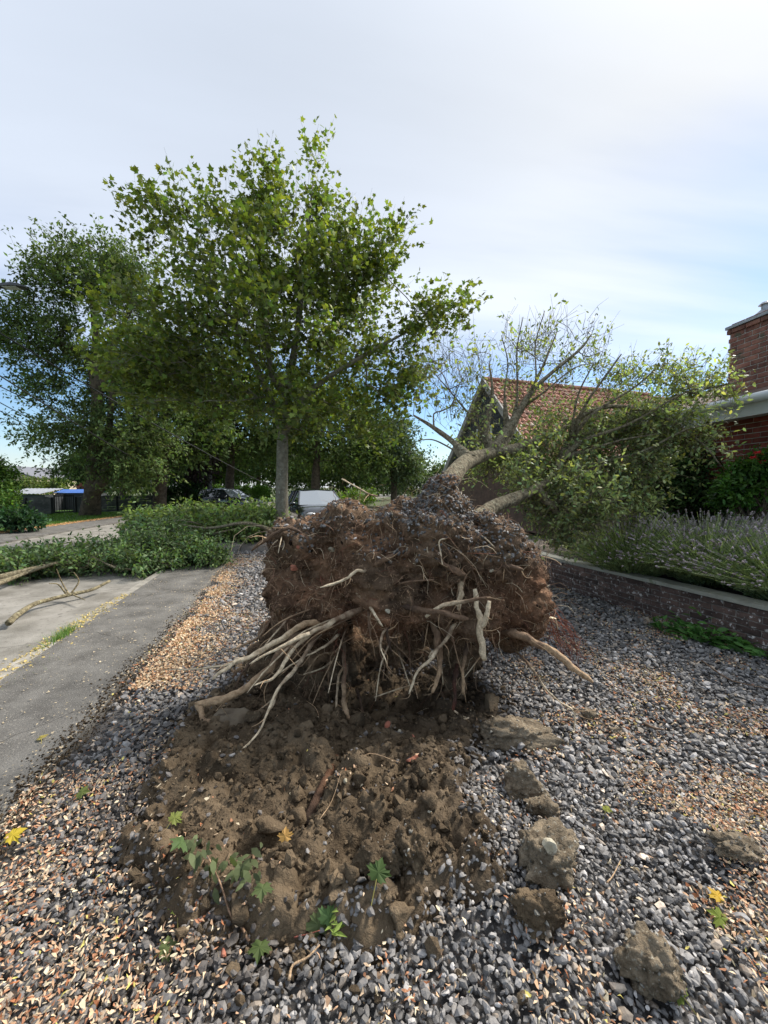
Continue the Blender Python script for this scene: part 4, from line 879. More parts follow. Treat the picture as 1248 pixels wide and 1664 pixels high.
def lavender(label, c, rad, hgt, n, seed, lean=(0, 0)):
    r = np.random.default_rng(seed); t = thing('lavender_bush', c, label, 'lavender', 'lavender bushes behind the low wall')
    c = np.array(c); an = r.uniform(0, 6.283, n); el = np.sqrt(r.uniform(0, 1, n)) * 1.12
    d = np.column_stack([np.cos(an) * np.sin(el), np.sin(an) * np.sin(el), np.cos(el)]); L = hgt * r.uniform(.75, 1.1, n) * (1 + .35 * np.sin(el))
    b = c + np.column_stack([np.cos(an), np.sin(an), 0 * an]) * (rad * .45 * r.uniform(0, 1, n) * np.sin(el))[:, None]; tipp = b + d * L[:, None]; tipp[:, 2] -= .14 * L * np.sin(el); tipp[:, :2] += np.array(lean) * L[:, None]
    mid = b + d * L[:, None] * .5 + r.normal(size=(n, 3)) * .012
    sd = norm(np.cross(d, r.normal(size=(n, 3)))) * .0022
    V = np.stack([b - sd * 1.3, b + sd * 1.3, mid + sd, mid - sd, tipp + sd * .7, tipp - sd * .7], 1); i = np.arange(n)[:, None] * 6
    T = np.concatenate([i + [0, 1, 2], i + [0, 2, 3], i + [3, 2, 4], i + [3, 4, 5]]); gcol = np.array([.24, .28, .15]) * r.uniform(.6, 1.4, (n, 1))
    mesh_np('stems', V.reshape(-1, 3), T, M['leafmat'], t, np.repeat(gcol * 1.5, 6, 0))
    # narrow leaves along the lower two thirds of each stem
    k = np.repeat(np.arange(n), 11); tt = r.uniform(.05, .75, len(k))[:, None]; pos = np.where(tt < .5, b[k] + (mid - b)[k] * tt * 2, mid[k] + (tipp - mid)[k] * (tt * 2 - 1)); tp = norm(d[k] + r.normal(size=(len(k), 3)) * .45)
    lc = np.array([.19, .245, .12]) * r.uniform(.55, 1.5, (len(k), 1)) * np.array([1, 1, 1]); leaf_mesh('foliage', 'long', pos, tp, r.normal(size=pos.shape), r.uniform(.035, .07, len(k)), lc, M['leafmat'], t)
    # flower spikes: whorls of small buds
    nf_ = int(n * .5); m = np.repeat(np.arange(nf_), 3); off = np.tile([0, -.018, -.036], nf_); ax = norm(tipp - mid); pos = tipp[m] + ax[m] * off[:, None]
    V8 = np.array([(1, 0, 0), (-1, 0, 0), (0, 1, 0), (0, -1, 0), (0, 0, 1.4), (0, 0, -1.4)]) * .0082; T8 = np.array([(0, 2, 4), (2, 1, 4), (1, 3, 4), (3, 0, 4), (2, 0, 5), (1, 2, 5), (3, 1, 5), (0, 3, 5)])
    fc = (np.array([.27, .235, .24]) * r.uniform(.55, 1.5, (n, 1)) + np.array([.05, .035, 0]) * r.uniform(0, 1, (n, 1)))[m]
    scatter('flowers', [(V8, T8)], pos, randrot(len(m), r), r.uniform(.8, 1.4, len(m)), fc, M['flower'], t)
lavender('wide lavender bush at the left end of the row behind the low wall', (3.35, 5.25, .36), .55, .82, 1500, 51, (-.05, -.1))
lavender('lavender bush in the middle of the row, leaning over the coping', (3.95, 4.75, .36), .55, .84, 1500, 52, (-.1, -.12))
lavender('lavender bush nearest the right edge, spilling over the coping', (4.15, 3.95, .36), .55, .76, 1300, 53, (-.1, -.1))
lavender('lavender bush behind the others, below the rose', (4.75, 4.6, .36), .5, .82, 700, 54)
# ------------------------------------------------------------------ loosened soil
sx0, sx1 = SOIL[:, 0].min() - .3, SOIL[:, 0].max() + .45; sy0, sy1 = SOIL[:, 1].min() - .25, SOIL[:, 1].max() + .25
def soil_z(xy):
    sd = soil_sd(xy); return soil_h(xy) - 0.10 * np.clip(sd / 0.12, 0, 1) - .01
def soil_col(xy, z):
    q = np.column_stack([xy, z]); n = fbm(q * 2.3, 3, 71)[:, None]; m = fbm(q * 9, 3, 72)[:, None]
    right = np.clip((xy[:, [0]] - 0.0) / .6, 0, 1)
    c = np.array([1.0, 1.0, 1.0]) * (1 + .35 * n + .3 * m); c = c * (1 - right * np.array([.25, .22, .15])); return c.clip(.3, 2)
soil = grid_mesh('loose_soil', np.arange(sx0, sx1, .0115), np.arange(sy0, sy1, .0115), soil_z, M['soil'], lambda p: soil_sd(p) < .13, True, soil_col)
tag(soil, 'bare brown clay soil torn open in front of the root plate', 'soil', kind='stuff')
def ground_z(xy):
    xy = np.atleast_2d(xy); z = base_h(xy); m = np.where(soil_sd(xy) < .06)[0]
    if len(m): z[m] = np.maximum(soil_z(xy[m]), z[m] - .03)
    return z
# crumbs of soil lying on it
r = np.random.default_rng(81); n = 8500
xy = np.column_stack([r.uniform(sx0, sx1, n), r.uniform(sy0, sy1, n)]); sd = soil_sd(xy); xy = xy[r.uniform(size=n) < np.where(sd < .04, 1, np.exp(-(sd - .04) / .09))]; n = len(xy)
sz = r.lognormal(-4.6, .6, n).clip(.004, .045)
crumb = stone_protos(ICO1, 8, 91)
crumb = [(V * (1 + .22 * fbm(V * 2.1 + k, 3, 95))[:, None], T) for k, (V, T) in enumerate(crumb)]
o = scatter('soil_crumbs', crumb, np.column_stack([xy, ground_z(xy) + sz * .35]), randrot(n, r), np.column_stack([sz, sz * r.uniform(.6, 1, n), sz * r.uniform(.5, .9, n)]), np.ones((n, 3)) * r.uniform(.6, 1.35, (n, 1)), M['soil'], soil, False); tag(o, kind='stuff')

cp_ = []
for k in range(7):
    V, T_ = ICO3; V = stone_protos(ICO3, 1, 700 + k)[0][0]; f1, f2, ci = worley(V * 2.4 + k, 70 + k); V = V * (1 + .30 * fbm(V * 1.6 + k, 3, 71) + .25 * (np.sqrt(np.clip(1 - (f1 / .8) ** 2, 0, 1)) * (.3 + ci) - .4) + .12 * fbm(V * 7, 2, 72))[:, None]; cp_.append((V, T_))
n = 330; xy = np.column_stack([r.uniform(sx0, sx1, n), r.uniform(sy0, sy1, n)]); xy = xy[soil_sd(xy) < .05]; n = len(xy); sz = r.lognormal(-3.45, .45, n).clip(.014, .085)
o = scatter('soil_lumps', cp_, np.column_stack([xy, ground_z(xy) + sz * .1]), randrot(n, r), np.column_stack([sz, sz * r.uniform(.7, 1, n), sz * r.uniform(.6, .9, n)]), np.ones((n, 3)) * r.uniform(.7, 1.4, (n, 1)), M['soil'], soil, True); tag(o, kind='stuff')
# ------------------------------------------------------------------ the uprooted tree: plate of roots and earth
ft = thing('uprooted_tree', (0.1, 3.0, 0), 'uprooted tree lying with its root plate torn up out of the gravel', 'tree')
BL = [(505, 892, 3.05, .27, .26, .30), (470, 885, 3.05, .16, .22, .26), (560, 865, 3.05, .22, .22, .3), (470, 935, 3.05, .17, .30, .28), (580, 880, 3.05, .28, .26, .32), (600, 930, 3.0, .36, .30, .36), (700, 890, 3.0, .38, .34, .36), (712, 845, 3.05, .23, .24, .26), (715, 800, 3.08, .12, .15, .17), (650, 850, 3.05, .20, .18, .26),
      (790, 905, 3.05, .30, .32, .34), (828, 945, 3.02, .23, .30, .32), (846, 985, 3.0, .18, .24, .30), (520, 975, 3.0, .36, .22, .34), (640, 965, 2.98, .42, .24, .34), (770, 985, 2.98, .42, .20, .34), (830, 1020, 3.0, .21, .13, .26),
      (490, 1030, 3.02, .30, .18, .30), (450, 1085, 3.05, .25, .20, .26), (505, 1105, 3.0, .20, .24, .24), (560, 1060, 3.0, .14, .22, .22), (745, 1050, 3.0, .17, .22, .20), (735, 1120, 2.95, .13, .22, .18), (690, 1030, 3.05, .2, .14, .2), (610, 1090, 3.42, .6, .42, .18), (400, 1120, 3.15, .2, .16, .2), (640, 1160, 3.1, .5, .12, .3)]
a = Acc()
for (px, py, Y, rx, rz, ry) in BL:
    Y = Y - .13 if py < 1000 else Y + .10
    V, T = ICO3; a.add(np.sign(V) * np.abs(V) ** .85 * [rx * .95, ry, rz] * .96 + P(px, py, Y), T)
tmp = a.build('tmp', None); md = tmp.modifiers.new('r', 'REMESH'); md.mode = 'VOXEL'; md.voxel_size = .016; md.use_smooth_shade = True
dg = bpy.context.evaluated_depsgraph_get(); em = tmp.evaluated_get(dg).to_mesh()
nv = len(em.vertices); PV = np.empty(nv * 3, np.float32); em.vertices.foreach_get('co', PV); PV = PV.reshape(-1, 3).astype(float)
PQ = np.array([list(p.vertices) for p in em.polygons if len(p.vertices) == 4])
bpy.data.objects.remove(tmp)
def vnormals(V, Q):
    nf = np.cross(V[Q[:, 2]] - V[Q[:, 0]], V[Q[:, 3]] - V[Q[:, 1]]); vn = np.zeros_like(V)
    for k in range(4): np.add.at(vn, Q[:, k], nf)
    return norm(vn)
for _ in range(3):                                  # soften the joins of the lumps
    acc_ = np.zeros_like(PV); cnt_ = np.zeros(len(PV))
    for k in range(4): np.add.at(acc_, PQ[:, k], PV[PQ[:, (k + 1) % 4]]); np.add.at(cnt_, PQ[:, k], 1)
    PV = .5 * PV + .5 * acc_ / np.maximum(cnt_, 1)[:, None]
PN = vnormals(PV, PQ)
f1, f2, ci = worley(PV * [8, 8, 10] + 2, 101); g1, g2, cj = worley(PV * 19, 103)
cl1 = np.sqrt(np.clip(1 - (f1 / .8) ** 2, 0, 1)) * (.2 + ci); cl2 = np.sqrt(np.clip(1 - (g1 / .8) ** 2, 0, 1)) * (.2 + cj)
dsp = .085 * fbm(PV * [3, 3, 4], 3, 105) + .045 * (cl1 - .5) + .036 * (cl2 - .5) + .030 * fbm(PV * [20, 20, 30], 3, 107) + .006 * fbm(PV * 60, 2, 108)
PV = PV + PN * dsp[:, None]
PN = vnormals(PV, PQ)
red = np.clip(fbm(PV * [2.2, 2.2, 3.5], 3, 111) * 1.6 + .25, 0, 1)[:, None]; br_ = (1.05 + .7 * fbm(PV * 7, 3, 112) + .3 * fbm(PV * 22, 2, 113))[:, None]
low = np.clip((.55 - PV[:, [2]]) / .4, 0, 1)
pc = (np.array([.95, .95, .95]) * (1 - red) + np.array([1.2, .95, .84]) * red) * (1 - low) + np.array([1.0, 1.05, 1.0]) * low
plate = mesh_np('root_plate', PV, PQ, M['plate'], ft, (pc * br_).clip(.2, 3), True)
plate['label'] = 'upturned plate of dark red brown earth and roots'
bvh = BVHTree.FromPolygons([Vector(v) for v in PV], [tuple(int(i) for i in q) for q in PQ])
def hit(px, py):
    d = Vector(ray(px, py)).normalized(); h = bvh.ray_cast(Vector(CAM), d)
    return None if h[0] is None else h[0].y
# main roots: pixel path, radii (px), how far the end comes towards the camera, bark-to-bare colours
PALE, TAN, BROWN, DARK, REDB = (.72, .60, .42), (.44, .31, .19), (.17, .11, .07), (.075, .05, .035), (.16, .06, .04)
ROOTS = [
 ([(535, 1003), (500, 1015), (477, 1025), (440, 1048), (406, 1068), (376, 1079), (345, 1104)], 10, 4, -.35, TAN, PALE),
 ([(406, 1068), (376, 1079), (330, 1086), (270, 1088)], 4.5, 1.6, -.12, PALE, PALE, -.30),
 ([(600, 985), (560, 1002), (540, 1010), (504, 1030), (470, 1065), (445, 1100), (414, 1114)], 8, 3, -.42, BROWN, PALE),
 ([(504, 1028), (470, 1045), (440, 1060), (405, 1079)], 4, 2, -.1, PALE, PALE, -.28),
 ([(556, 1026), (547, 1034), (527, 1052), (500, 1065), (438, 1104)], 5, 1.6, -.35, BROWN, PALE),
 ([(500, 1010), (466, 1054), (424, 1099), (370, 1135), (320, 1144)], 14, 8, -.30, BROWN, TAN),
 ([(322, 1142), (333, 1182), (350, 1238)], 8, 6, -.14, TAN, BROWN, -.30),
 ([(520, 1030), (504, 1050), (480, 1086), (450, 1121), (419, 1191), (365, 1276)], 7, 1.5, -.62, BROWN, PALE),
 ([(455, 1115), (444, 1135), (420, 1155), (401, 1170)], 2.2, 1.2, -.1, TAN, PALE, -.35),
 ([(450, 1125), (441, 1151), (415, 1178), (397, 1191)], 2.2, 1.2, -.15, TAN, PALE, -.38),
 ([(545, 1068), (525, 1085), (493, 1096)], 2.6, 1.5, -.15, TAN, PALE),
 ([(560, 1035), (560, 1070), (560, 1108), (561, 1151), (579, 1183), (603, 1226)], 7, 5, -.40, BROWN, TAN),
 ([(572, 1068), (552, 1094), (548, 1127), (543, 1159), (519, 1199), (507, 1236)], 5, 1.5, -.50, TAN, PALE),
 ([(558, 1150), (557, 1175), (554, 1214)], 2.2, 1.2, -.1, TAN, PALE, -.3),
 ([(596, 978), (606, 995), (621, 1018)], 4.5, 3, -.14, BROWN, PALE),
 ([(598, 985), (600, 1010), (603, 1038)], 6, 2.5, -.08, BROWN, BROWN),
 ([(640, 980), (680, 990), (716, 994), (762, 1007)], 8, 6.5, -.16, DARK, BROWN),
 ([(692, 1004), (721, 983), (772, 974), (796, 970)], 4.5, 5, -.0, PALE, BROWN, -.20),
 ([(772, 956), (775, 985), (779, 1012), (784, 1045), (787, 1073)], 6, 10, -.06, PALE, PALE, -.20),
 ([(795, 976), (790, 998), (783, 1020)], 6.5, 6, .0, PALE, PALE, -.21),
 ([(748, 980), (745, 995), (731, 1029), (709, 1060), (678, 1094), (665, 1127)], 7, 3, -.25, BROWN, PALE),
 ([(708, 1058), (700, 1062), (697, 1068)], 4, 2, -.03, PALE, PALE, -.20),
 ([(702, 1005), (711, 1036), (714, 1084), (708, 1108), (701, 1128)], 11, 4, -.22, BROWN, TAN),
 ([(745, 1070), (740, 1096), (738, 1144), (735, 1190)], 8, 4, -.30, DARK, REDB),
 ([(717, 1120), (723, 1168), (733, 1197), (722, 1214)], 3, 1.2, -.25, BROWN, PALE),
 ([(738, 1155), (752, 1168), (763, 1186), (748, 1216)], 2.4, 1.8, -.1, PALE, PALE, -.3),
 ([(608, 1133), (640, 1122), (680, 1109)], 1.3, 1.6, -.0, PALE, TAN, -.2),
 ([(750, 940), (747, 960), (745, 992)], 9, 7, -.10, TAN, PALE),
 ([(815, 1025), (836, 1032), (866, 1043), (892, 1055), (930, 1083), (966, 1110)], 13, 8, -.25, BROWN, TAN),
 ([(821, 1044), (850, 1070), (870, 1096), (890, 1122), (915, 1145), (941, 1152)], 4.5, 1.4, -.30, BROWN, PALE),
 ([(915, 1144), (933, 1158), (932, 1198)], 2.2, 1.6, -.1, PALE, PALE, -.28),
 ([(612, 806), (600, 803), (586, 795), (555, 778)], 2.4, 1.3, -.1, BROWN, PALE),
 ([(500, 878), (476, 859), (463, 859), (434, 874), (408, 895)], 6, 4, -.10, DARK, BROWN),
 ([(600, 925), (591, 928), (579, 927), (557, 943), (520, 955)], 4.5, 3, -.12, BROWN, PALE),
 ([(590, 922), (612, 915), (640, 903)], 9, 8, -.02, BROWN, BROWN),
 ([(540, 912), (560, 909), (588, 908)], 7, 6, -.03, DARK, DARK),
 ([(466, 902), (488, 905), (512, 904)], 5, 4, -.03, DARK, DARK),
 ([(514, 935), (500, 958), (487, 978), (459, 991)], 6, 4, -.08, DARK, BROWN),
 ([(741, 868), (728, 874), (714, 879), (716, 898), (719, 918)], 1.6, 1.4, -.1, PALE, PALE),
 ([(790, 924), (820, 921), (850, 925)], 6, 6, -.13, DARK, BROWN),
 ([(690, 900), (708, 910), (730, 921), (755, 932)], 8, 8, -.03, DARK, BROWN),
 ([(656, 880), (663, 905), (678, 927)], 1.8, 1.3, -.1, TAN, PALE),
 ([(636, 955), (660, 946), (705, 942)], 2.6, 2, -.06, BROWN, BROWN),
 ([(460, 865), (456, 880), (452, 899)], 1.6, 1.0, -.1, PALE, PALE), ([(459, 872), (448, 880), (443, 885)], 1.4, .9, -.08, PALE, PALE), ([(459, 872), (462, 884), (459, 894)], 1.4, .9, -.08, PALE, PALE),
 ([(760, 858), (785, 872), (806, 892)], 1.8, 1.4, -.08, BROWN, PALE), ([(778, 880), (790, 900), (825, 908)], 1.6, 1.2, -.08, BROWN, TAN),
 ([(640, 1000), (630, 1030), (636, 1060)], 6, 3, -.1, DARK, DARK), ([(690, 1015), (686, 1035), (692, 1045)], 7, 3, -.1, BROWN, DARK),
 ([(760, 1040), (752, 1090), (752, 1128)], 6, 4, -.15, DARK, TAN), ([(580, 1120), (592, 1160), (600, 1185)], 5, 3, -.25, DARK, BROWN), ([(530, 1110), (512, 1140), (492, 1165)], 3, 1.5, -.25, BROWN, TAN),
 ([(440, 1010), (420, 1035), (395, 1048), (372, 1058)], 5, 2.5, -.15, BROWN, TAN), ([(430, 1060), (400, 1085), (380, 1120)], 5, 3, -.12, DARK, BROWN),
]
rk_ = np.random.default_rng(77)
for _ in range(9):
    x0_, y0_ = rk_.uniform(470, 600), rk_.uniform(985, 1060); dx_, dy_ = rk_.uniform(-150, -30), rk_.uniform(40, 140)
    ROOTS.append(([(x0_, y0_), (x0_ + dx_ * .35, y0_ + dy_ * .25 + rk_.normal() * 4), (x0_ + dx_ * .7, y0_ + dy_ * .62 + rk_.normal() * 5), (x0_ + dx_, y0_ + dy_)], rk_.uniform(1.6, 3.6), 1.0, rk_.uniform(-.45, -.1), BROWN, TAN if rk_.uniform() < .6 else PALE))
for _ in range(9):
    x0_, y0_ = rk_.uniform(620, 800), rk_.uniform(990, 1050); dx_, dy_ = rk_.uniform(-40, 40), rk_.uniform(40, 130)
    ROOTS.append(([(x0_, y0_), (x0_ + dx_ * .5 + rk_.normal() * 8, y0_ + dy_ * .5), (x0_ + dx_, y0_ + dy_)], rk_.uniform(1.4, 3.4), .9, rk_.uniform(-.3, -.05), BROWN, TAN if rk_.uniform() < .7 else PALE))
for k, R in enumerate(ROOTS):
    px, r0_, r1_, dy, c0, c1 = R[:6]; off = R[6] if len(R) > 6 else 0.0
    h0_ = hit(*px[0]) or 2.75
    if h0_ > 3.2: h0_ = 2.85
    h0_ = min(h0_, 2.9); n = len(px); t = np.linspace(0, 1, n)
    Ys = h0_ + .03 + off + t * dy - (.02 * np.sin(t * math.pi))
    if off == 0: Ys[0] += .06
    pts = np.array([P(x, y, Y) for (x, y), Y in zip(px, Ys)])
    # keep free ends above the ground
    gz = ground_z(pts[:, :2]); pts[:, 2] = np.maximum(pts[:, 2], gz - .01)
    rad = np.interp(t, [0, 1], [r0_, r1_]) * (1.5 if r0_ > 4 else 1.9) / F
    sp = smooth_path(pts, 6); m = len(sp); rr = np.interp(np.linspace(0, 1, m), t, rad); rk = np.random.default_rng(k)
    if rr.max() > .008:
        sp = sp + (rr.max() * .7) * np.column_stack([fbm(sp * 14 + k, 2, 5), fbm(sp * 14 + k + 7, 2, 6), fbm(sp * 14 + k + 13, 2, 7)])
        rr = rr * (1 + .22 * fbm(np.column_stack([np.arange(m) * .7, np.zeros(m) + k, np.zeros(m)]), 2, 4)); rr[-1] *= .45; rr[-2] *= .8
    tt = np.linspace(0, 1, m)[:, None] + .6 * fbm(sp * 22, 3, 9)[:, None]; tt = np.clip((tt - .2) / .55, 0, 1)
    acc = Acc(); acc.tube(sp, rr, 12 if rr.max() > .010 else 6, np.array(c0) * (1 - tt) + np.array(c1) * tt, .55 if rr.max() > .010 else .25, k); 
    if rr.max() > .006:
        for _ in range(3):
            j = int(rk.integers(m // 3, m - 1)); dd = norm(sp[j] - sp[j - 1] + rk.normal(size=3) * .012 * 3); l = rk.uniform(.05, .16); q1 = sp[j] + dd * l * .5 + [0, 0, -.01]; q2 = q1 + norm(dd + rk.normal(size=3) * .5) * l * .5 + [0, 0, -.015]
            acc.tube(smooth_path([sp[j], q1, q2], 3), np.linspace(min(rr[j] * .5, .004), .0009, 7), 5, np.array(TAN) * rk.uniform(.5, 1.4), .1, k)
    o = acc.build('root', M['root'], plate, True)
# fine roots: a torn mat of fibres over the plate
r = np.random.default_rng(121); NF = 2800
ai = r.integers(0, len(PV), NF * 3); fr = PN[ai]; ok = (fr[:, 1] < .35) | (PV[ai][:, 2] > 1.2); ai = ai[ok][:NF]; NF = len(ai)
palette = np.array([(.12, .075, .048), (.19, .11, .07), (.27, .17, .105), (.38, .26, .16), (.17, .07, .045), (.58, .47, .32)]); pw = [.22, .26, .2, .14, .1, .08]
n0 = PN[ai]; L_ = r.lognormal(-2.2, .75, NF).clip(.02, .55)[:, None]; tang = norm(np.cross(n0, r.normal(size=(NF, 3)))); d = norm(n0 * r.uniform(.1, .9, (NF, 1)) + tang * r.uniform(.4, 1.3, (NF, 1))); m = 5; pts = [PV[ai] - n0 * .012]
for j in range(m):
    d = norm(d + r.normal(size=(NF, 3)) * .36 + np.array([0, 0, -.16 - .1 * j])); pts.append(pts[-1] + d * L_ / m)
rad = r.lognormal(-6.45, .55, NF)[:, None] * np.linspace(1, .35, m + 1)[None]
V_, Q_, C_ = batch_tubes(np.stack(pts, 1), rad, palette[r.choice(6, NF, p=pw)] * r.uniform(.6, 1.3, (NF, 1)))
o = mesh_np('fine_roots', V_, Q_, M['hair'], plate, C_); tag(o, kind='stuff')
# thatch of broken fibres lying on the surface
nt_ = 5200; ai = r.choice(np.where((PN[:, 1] < .3) & (PV[:, 2] > .35))[0], nt_); n0 = PN[ai]; d = norm(np.cross(n0, r.normal(size=(nt_, 3)))); L_ = r.lognormal(-2.9, .5, nt_).clip(.015, .16)[:, None]; pts = [PV[ai] + n0 * .001]
for j in range(3):
    d = norm(d + r.normal(size=(nt_, 3)) * .35 + np.array([0, 0, -.22])); d = norm(d - n0 * (np.sum(d * n0, 1, keepdims=True) - .10)); pts.append(pts[-1] + d * L_ / 3)
V_, Q_, C_ = batch_tubes(np.stack(pts, 1), r.lognormal(-6.75, .4, nt_)[:, None] * np.linspace(1, .4, 4)[None], palette[r.choice(6, nt_, p=[.16, .24, .24, .18, .08, .10])] * r.uniform(.6, 1.4, (nt_, 1)))
tag(mesh_np('fibre_mat', V_, Q_, M['hair'], plate, C_), kind='stuff')
# long rootlets hanging off the right side and in the hollow
acc = Acc()
for k in range(46):
    if k < 26: s0 = P(r.uniform(880, 905), r.uniform(975, 1030), 2.9); e = P(r.uniform(915, 955), r.uniform(1040, 1100), 2.8)
    else: s0 = P(r.uniform(560, 780), r.uniform(1000, 1060), 2.95); e = s0 + [r.uniform(-.1, .1), r.uniform(-.15, .1), -r.uniform(.15, .4)]
    mid = (s0 + e) / 2 + r.normal(size=3) * .06; acc.tube(smooth_path([s0, mid, e], 4), np.linspace(.003, .001, 9), 4, np.array(REDB if k < 26 else BROWN) * r.uniform(.7, 1.6))
tag(acc.build('rootlets', M['hair'], plate), kind='stuff')
# gravel and stones still stuck in the plate
gp = stone_protos(ICO1, 8, 131); gl = stone_protos(ICO1, 6, 141)
def stone_cols(n, r, warm=.06):
    b = r.lognormal(-1.88, .42, n)[:, None].clip(.04, .5); c = b * np.array([1.07, 1.01, .95]); w = (r.uniform(size=n) < warm)[:, None]
    return np.where(w, b * np.array([1.35, 1.1, .85]) * 1.4, c)
top = np.where((PV[:, 2] > 1.08 + .1 * fbm(PV * 3, 2, 151)) & (PN[:, 2] > .05))[0]
pk = P(715, 820, 2.9); sel = np.concatenate([r.choice(top, 1500), r.choice(np.where((np.abs(PV[:, 0] - pk[0] + .02) < .26) & (PV[:, 2] > 1.30))[0], 1300), r.choice(np.where((PV[:, 0] > .55) & (PV[:, 2] > 1.05) & (PV[:, 0] < .95))[0], 500)])
n = len(sel); sz = r.uniform(.009, .021, n)
o = scatter('gravel', gp, PV[sel] + PN[sel] * .004, randrot(n, r), np.column_stack([sz, sz * .8, sz * .55]), stone_cols(n, r) * .75, M['stone'], plate); tag(o, kind='stuff')
fs = np.where((PN[:, 1] < .1))[0]; sel = r.choice(fs, 5000); n = len(sel); sz = r.lognormal(-4.75, .5, n).clip(.003, .026)
o = scatter('crumbs', gp, PV[sel] - PN[sel] * sz[:, None] * .2, randrot(n, r), np.column_stack([sz, sz * .85, sz * .75]), (pc * br_)[sel].clip(.3, 2) * r.lognormal(0, .35, (n, 1)), M['plate'], plate); tag(o, kind='stuff')
sel = r.choice(fs, 420); n = len(sel); sz = r.lognormal(-4.6, .5, n).clip(.004, .03)
o = scatter('embedded_stones', gp, PV[sel], randrot(n, r), np.column_stack([sz, sz * .8, sz * .7]), np.array([.15, .11, .075]) * r.lognormal(0, .45, (n, 1)), M['clod'], plate); tag(o, kind='stuff')
for (px, py, s_, m_) in ((478, 922, .030, 'brickbit'), (540, 893, .026, 'rock'), (630, 993, .022, 'rock'), (484, 889, .018, 'brickbit'), (800, 928, .018, 'rock'), (825, 905, .03, 'clayblock')):
    Y = (hit(px, py) or 2.8) - .005; V, T = stone_protos(ICO3, 1, int(px))[0]; mesh_np('stone', V * s_ * [1.2, .8, .85] + P(px, py, Y), T, M[m_], plate)

# ---- stems and crown of the uprooted tree
T = Tree(161); r = np.random.default_rng(162)
sA = [P(690, 850, 3.3), P(735, 775, 3.9), P(762, 748, 4.3), P(800, 735, 4.7), P(825, 712, 5.0), P(850, 660, 5.3), P(880, 600, 5.6), P(905, 540, 5.9)]
iA = T.limb(sA, [.11, .088, .082, .07, .045, .030, .018, .008])
T.limb([sA[3], P(840, 728, 4.9), P(890, 708, 5.2), P(950, 680, 5.6), P(1010, 640, 6.0)], [.065, .05, .036, .024, .01], iA[3])
T.limb([sA[2], P(740, 722, 4.4), P(705, 695, 4.5), P(672, 675, 4.6)], [.04, .03, .022, .01], iA[2])
T.limb([sA[3], P(790, 700, 4.8), P(800, 640, 5.0), P(795, 590, 5.2)], [.05, .035, .02, .008], iA[3])
T.limb([sA[3], P(830, 690, 4.9), P(870, 630, 5.1), P(940, 570, 5.3), P(960, 545, 5.4)], [.06, .045, .03, .016, .007], iA[3])
sB = [P(740, 880, 3.3), P(795, 828, 3.9), P(835, 810, 4.2), P(870, 795, 4.5), P(900, 775, 4.8), P(912, 745, 5.0), P(925, 720, 5.2), P(980, 690, 5.5), P(1060, 655, 5.7)]
iB = T.limb(sB, [.095, .066, .062, .058, .053, .048, .038, .025, .01])
T.limb([sB[4], P(950, 770, 5.0), P(1010, 745, 5.2), P(1100, 725, 5.3)], [.06, .045, .03, .012], iB[4])
T.limb([sB[5], P(960, 705, 5.2), P(1030, 680, 5.3), P(1120, 640, 5.1), P(1200, 620, 4.9)], [.05, .04, .03, .02, .008], iB[5])
T.limb([sB[3], P(900, 812, 4.6), P(960, 818, 4.8), P(1010, 812, 5.0), P(1040, 790, 5.1)], [.05, .04, .032, .025, .012], iB[3])
T.limb([sB[3], P(905, 830, 4.5), P(945, 858, 4.6), P(985, 848, 4.7)], [.045, .035, .028, .015], iB[3])
T.limb([sB[6], P(940, 680, 5.1), P(1000, 660, 5.0), P(1080, 680, 4.9), P(1140, 720, 4.8), P(1170, 755, 4.7)], [.04, .03, .025, .02, .012, .006], iB[6])
for (i_, pts_, r_) in ((6, [(950, 660), (985, 610), (1010, 575)], .022), (6, [(960, 675), (1030, 630), (1065, 600)], .022), (5, [(950, 715), (1020, 690), (1090, 650), (1130, 630)], .026), (6, [(930, 690), (940, 640), (965, 590)], .02), (4, [(960, 755), (1040, 735), (1110, 700), (1150, 690)], .024), (5, [(960, 730), (1010, 715), (1070, 705)], .02)):
    T.limb([sB[i_]] + [P(x, y, 4.95 - .12 * j) for j, (x, y) in enumerate(pts_)], np.linspace(r_, .006, len(pts_) + 1), iB[i_])
for (i_, pts_, r_) in ((4, [(840, 650), (840, 570), (850, 515)], .018), (4, [(820, 640), (825, 590), (815, 545)], .014), (5, [(870, 620), (870, 560), (885, 505)], .014), (3, [(775, 690), (735, 640), (700, 600)], .018), (2, [(735, 730), (705, 715), (680, 715)], .014), (5, [(880, 640), (930, 600), (960, 590)], .014)):
    T.limb([sA[i_]] + [P(x, y, 5.0 + .1 * j) for j, (x, y) in enumerate(pts_)], np.linspace(r_, .005, len(pts_) + 1), iA[i_])
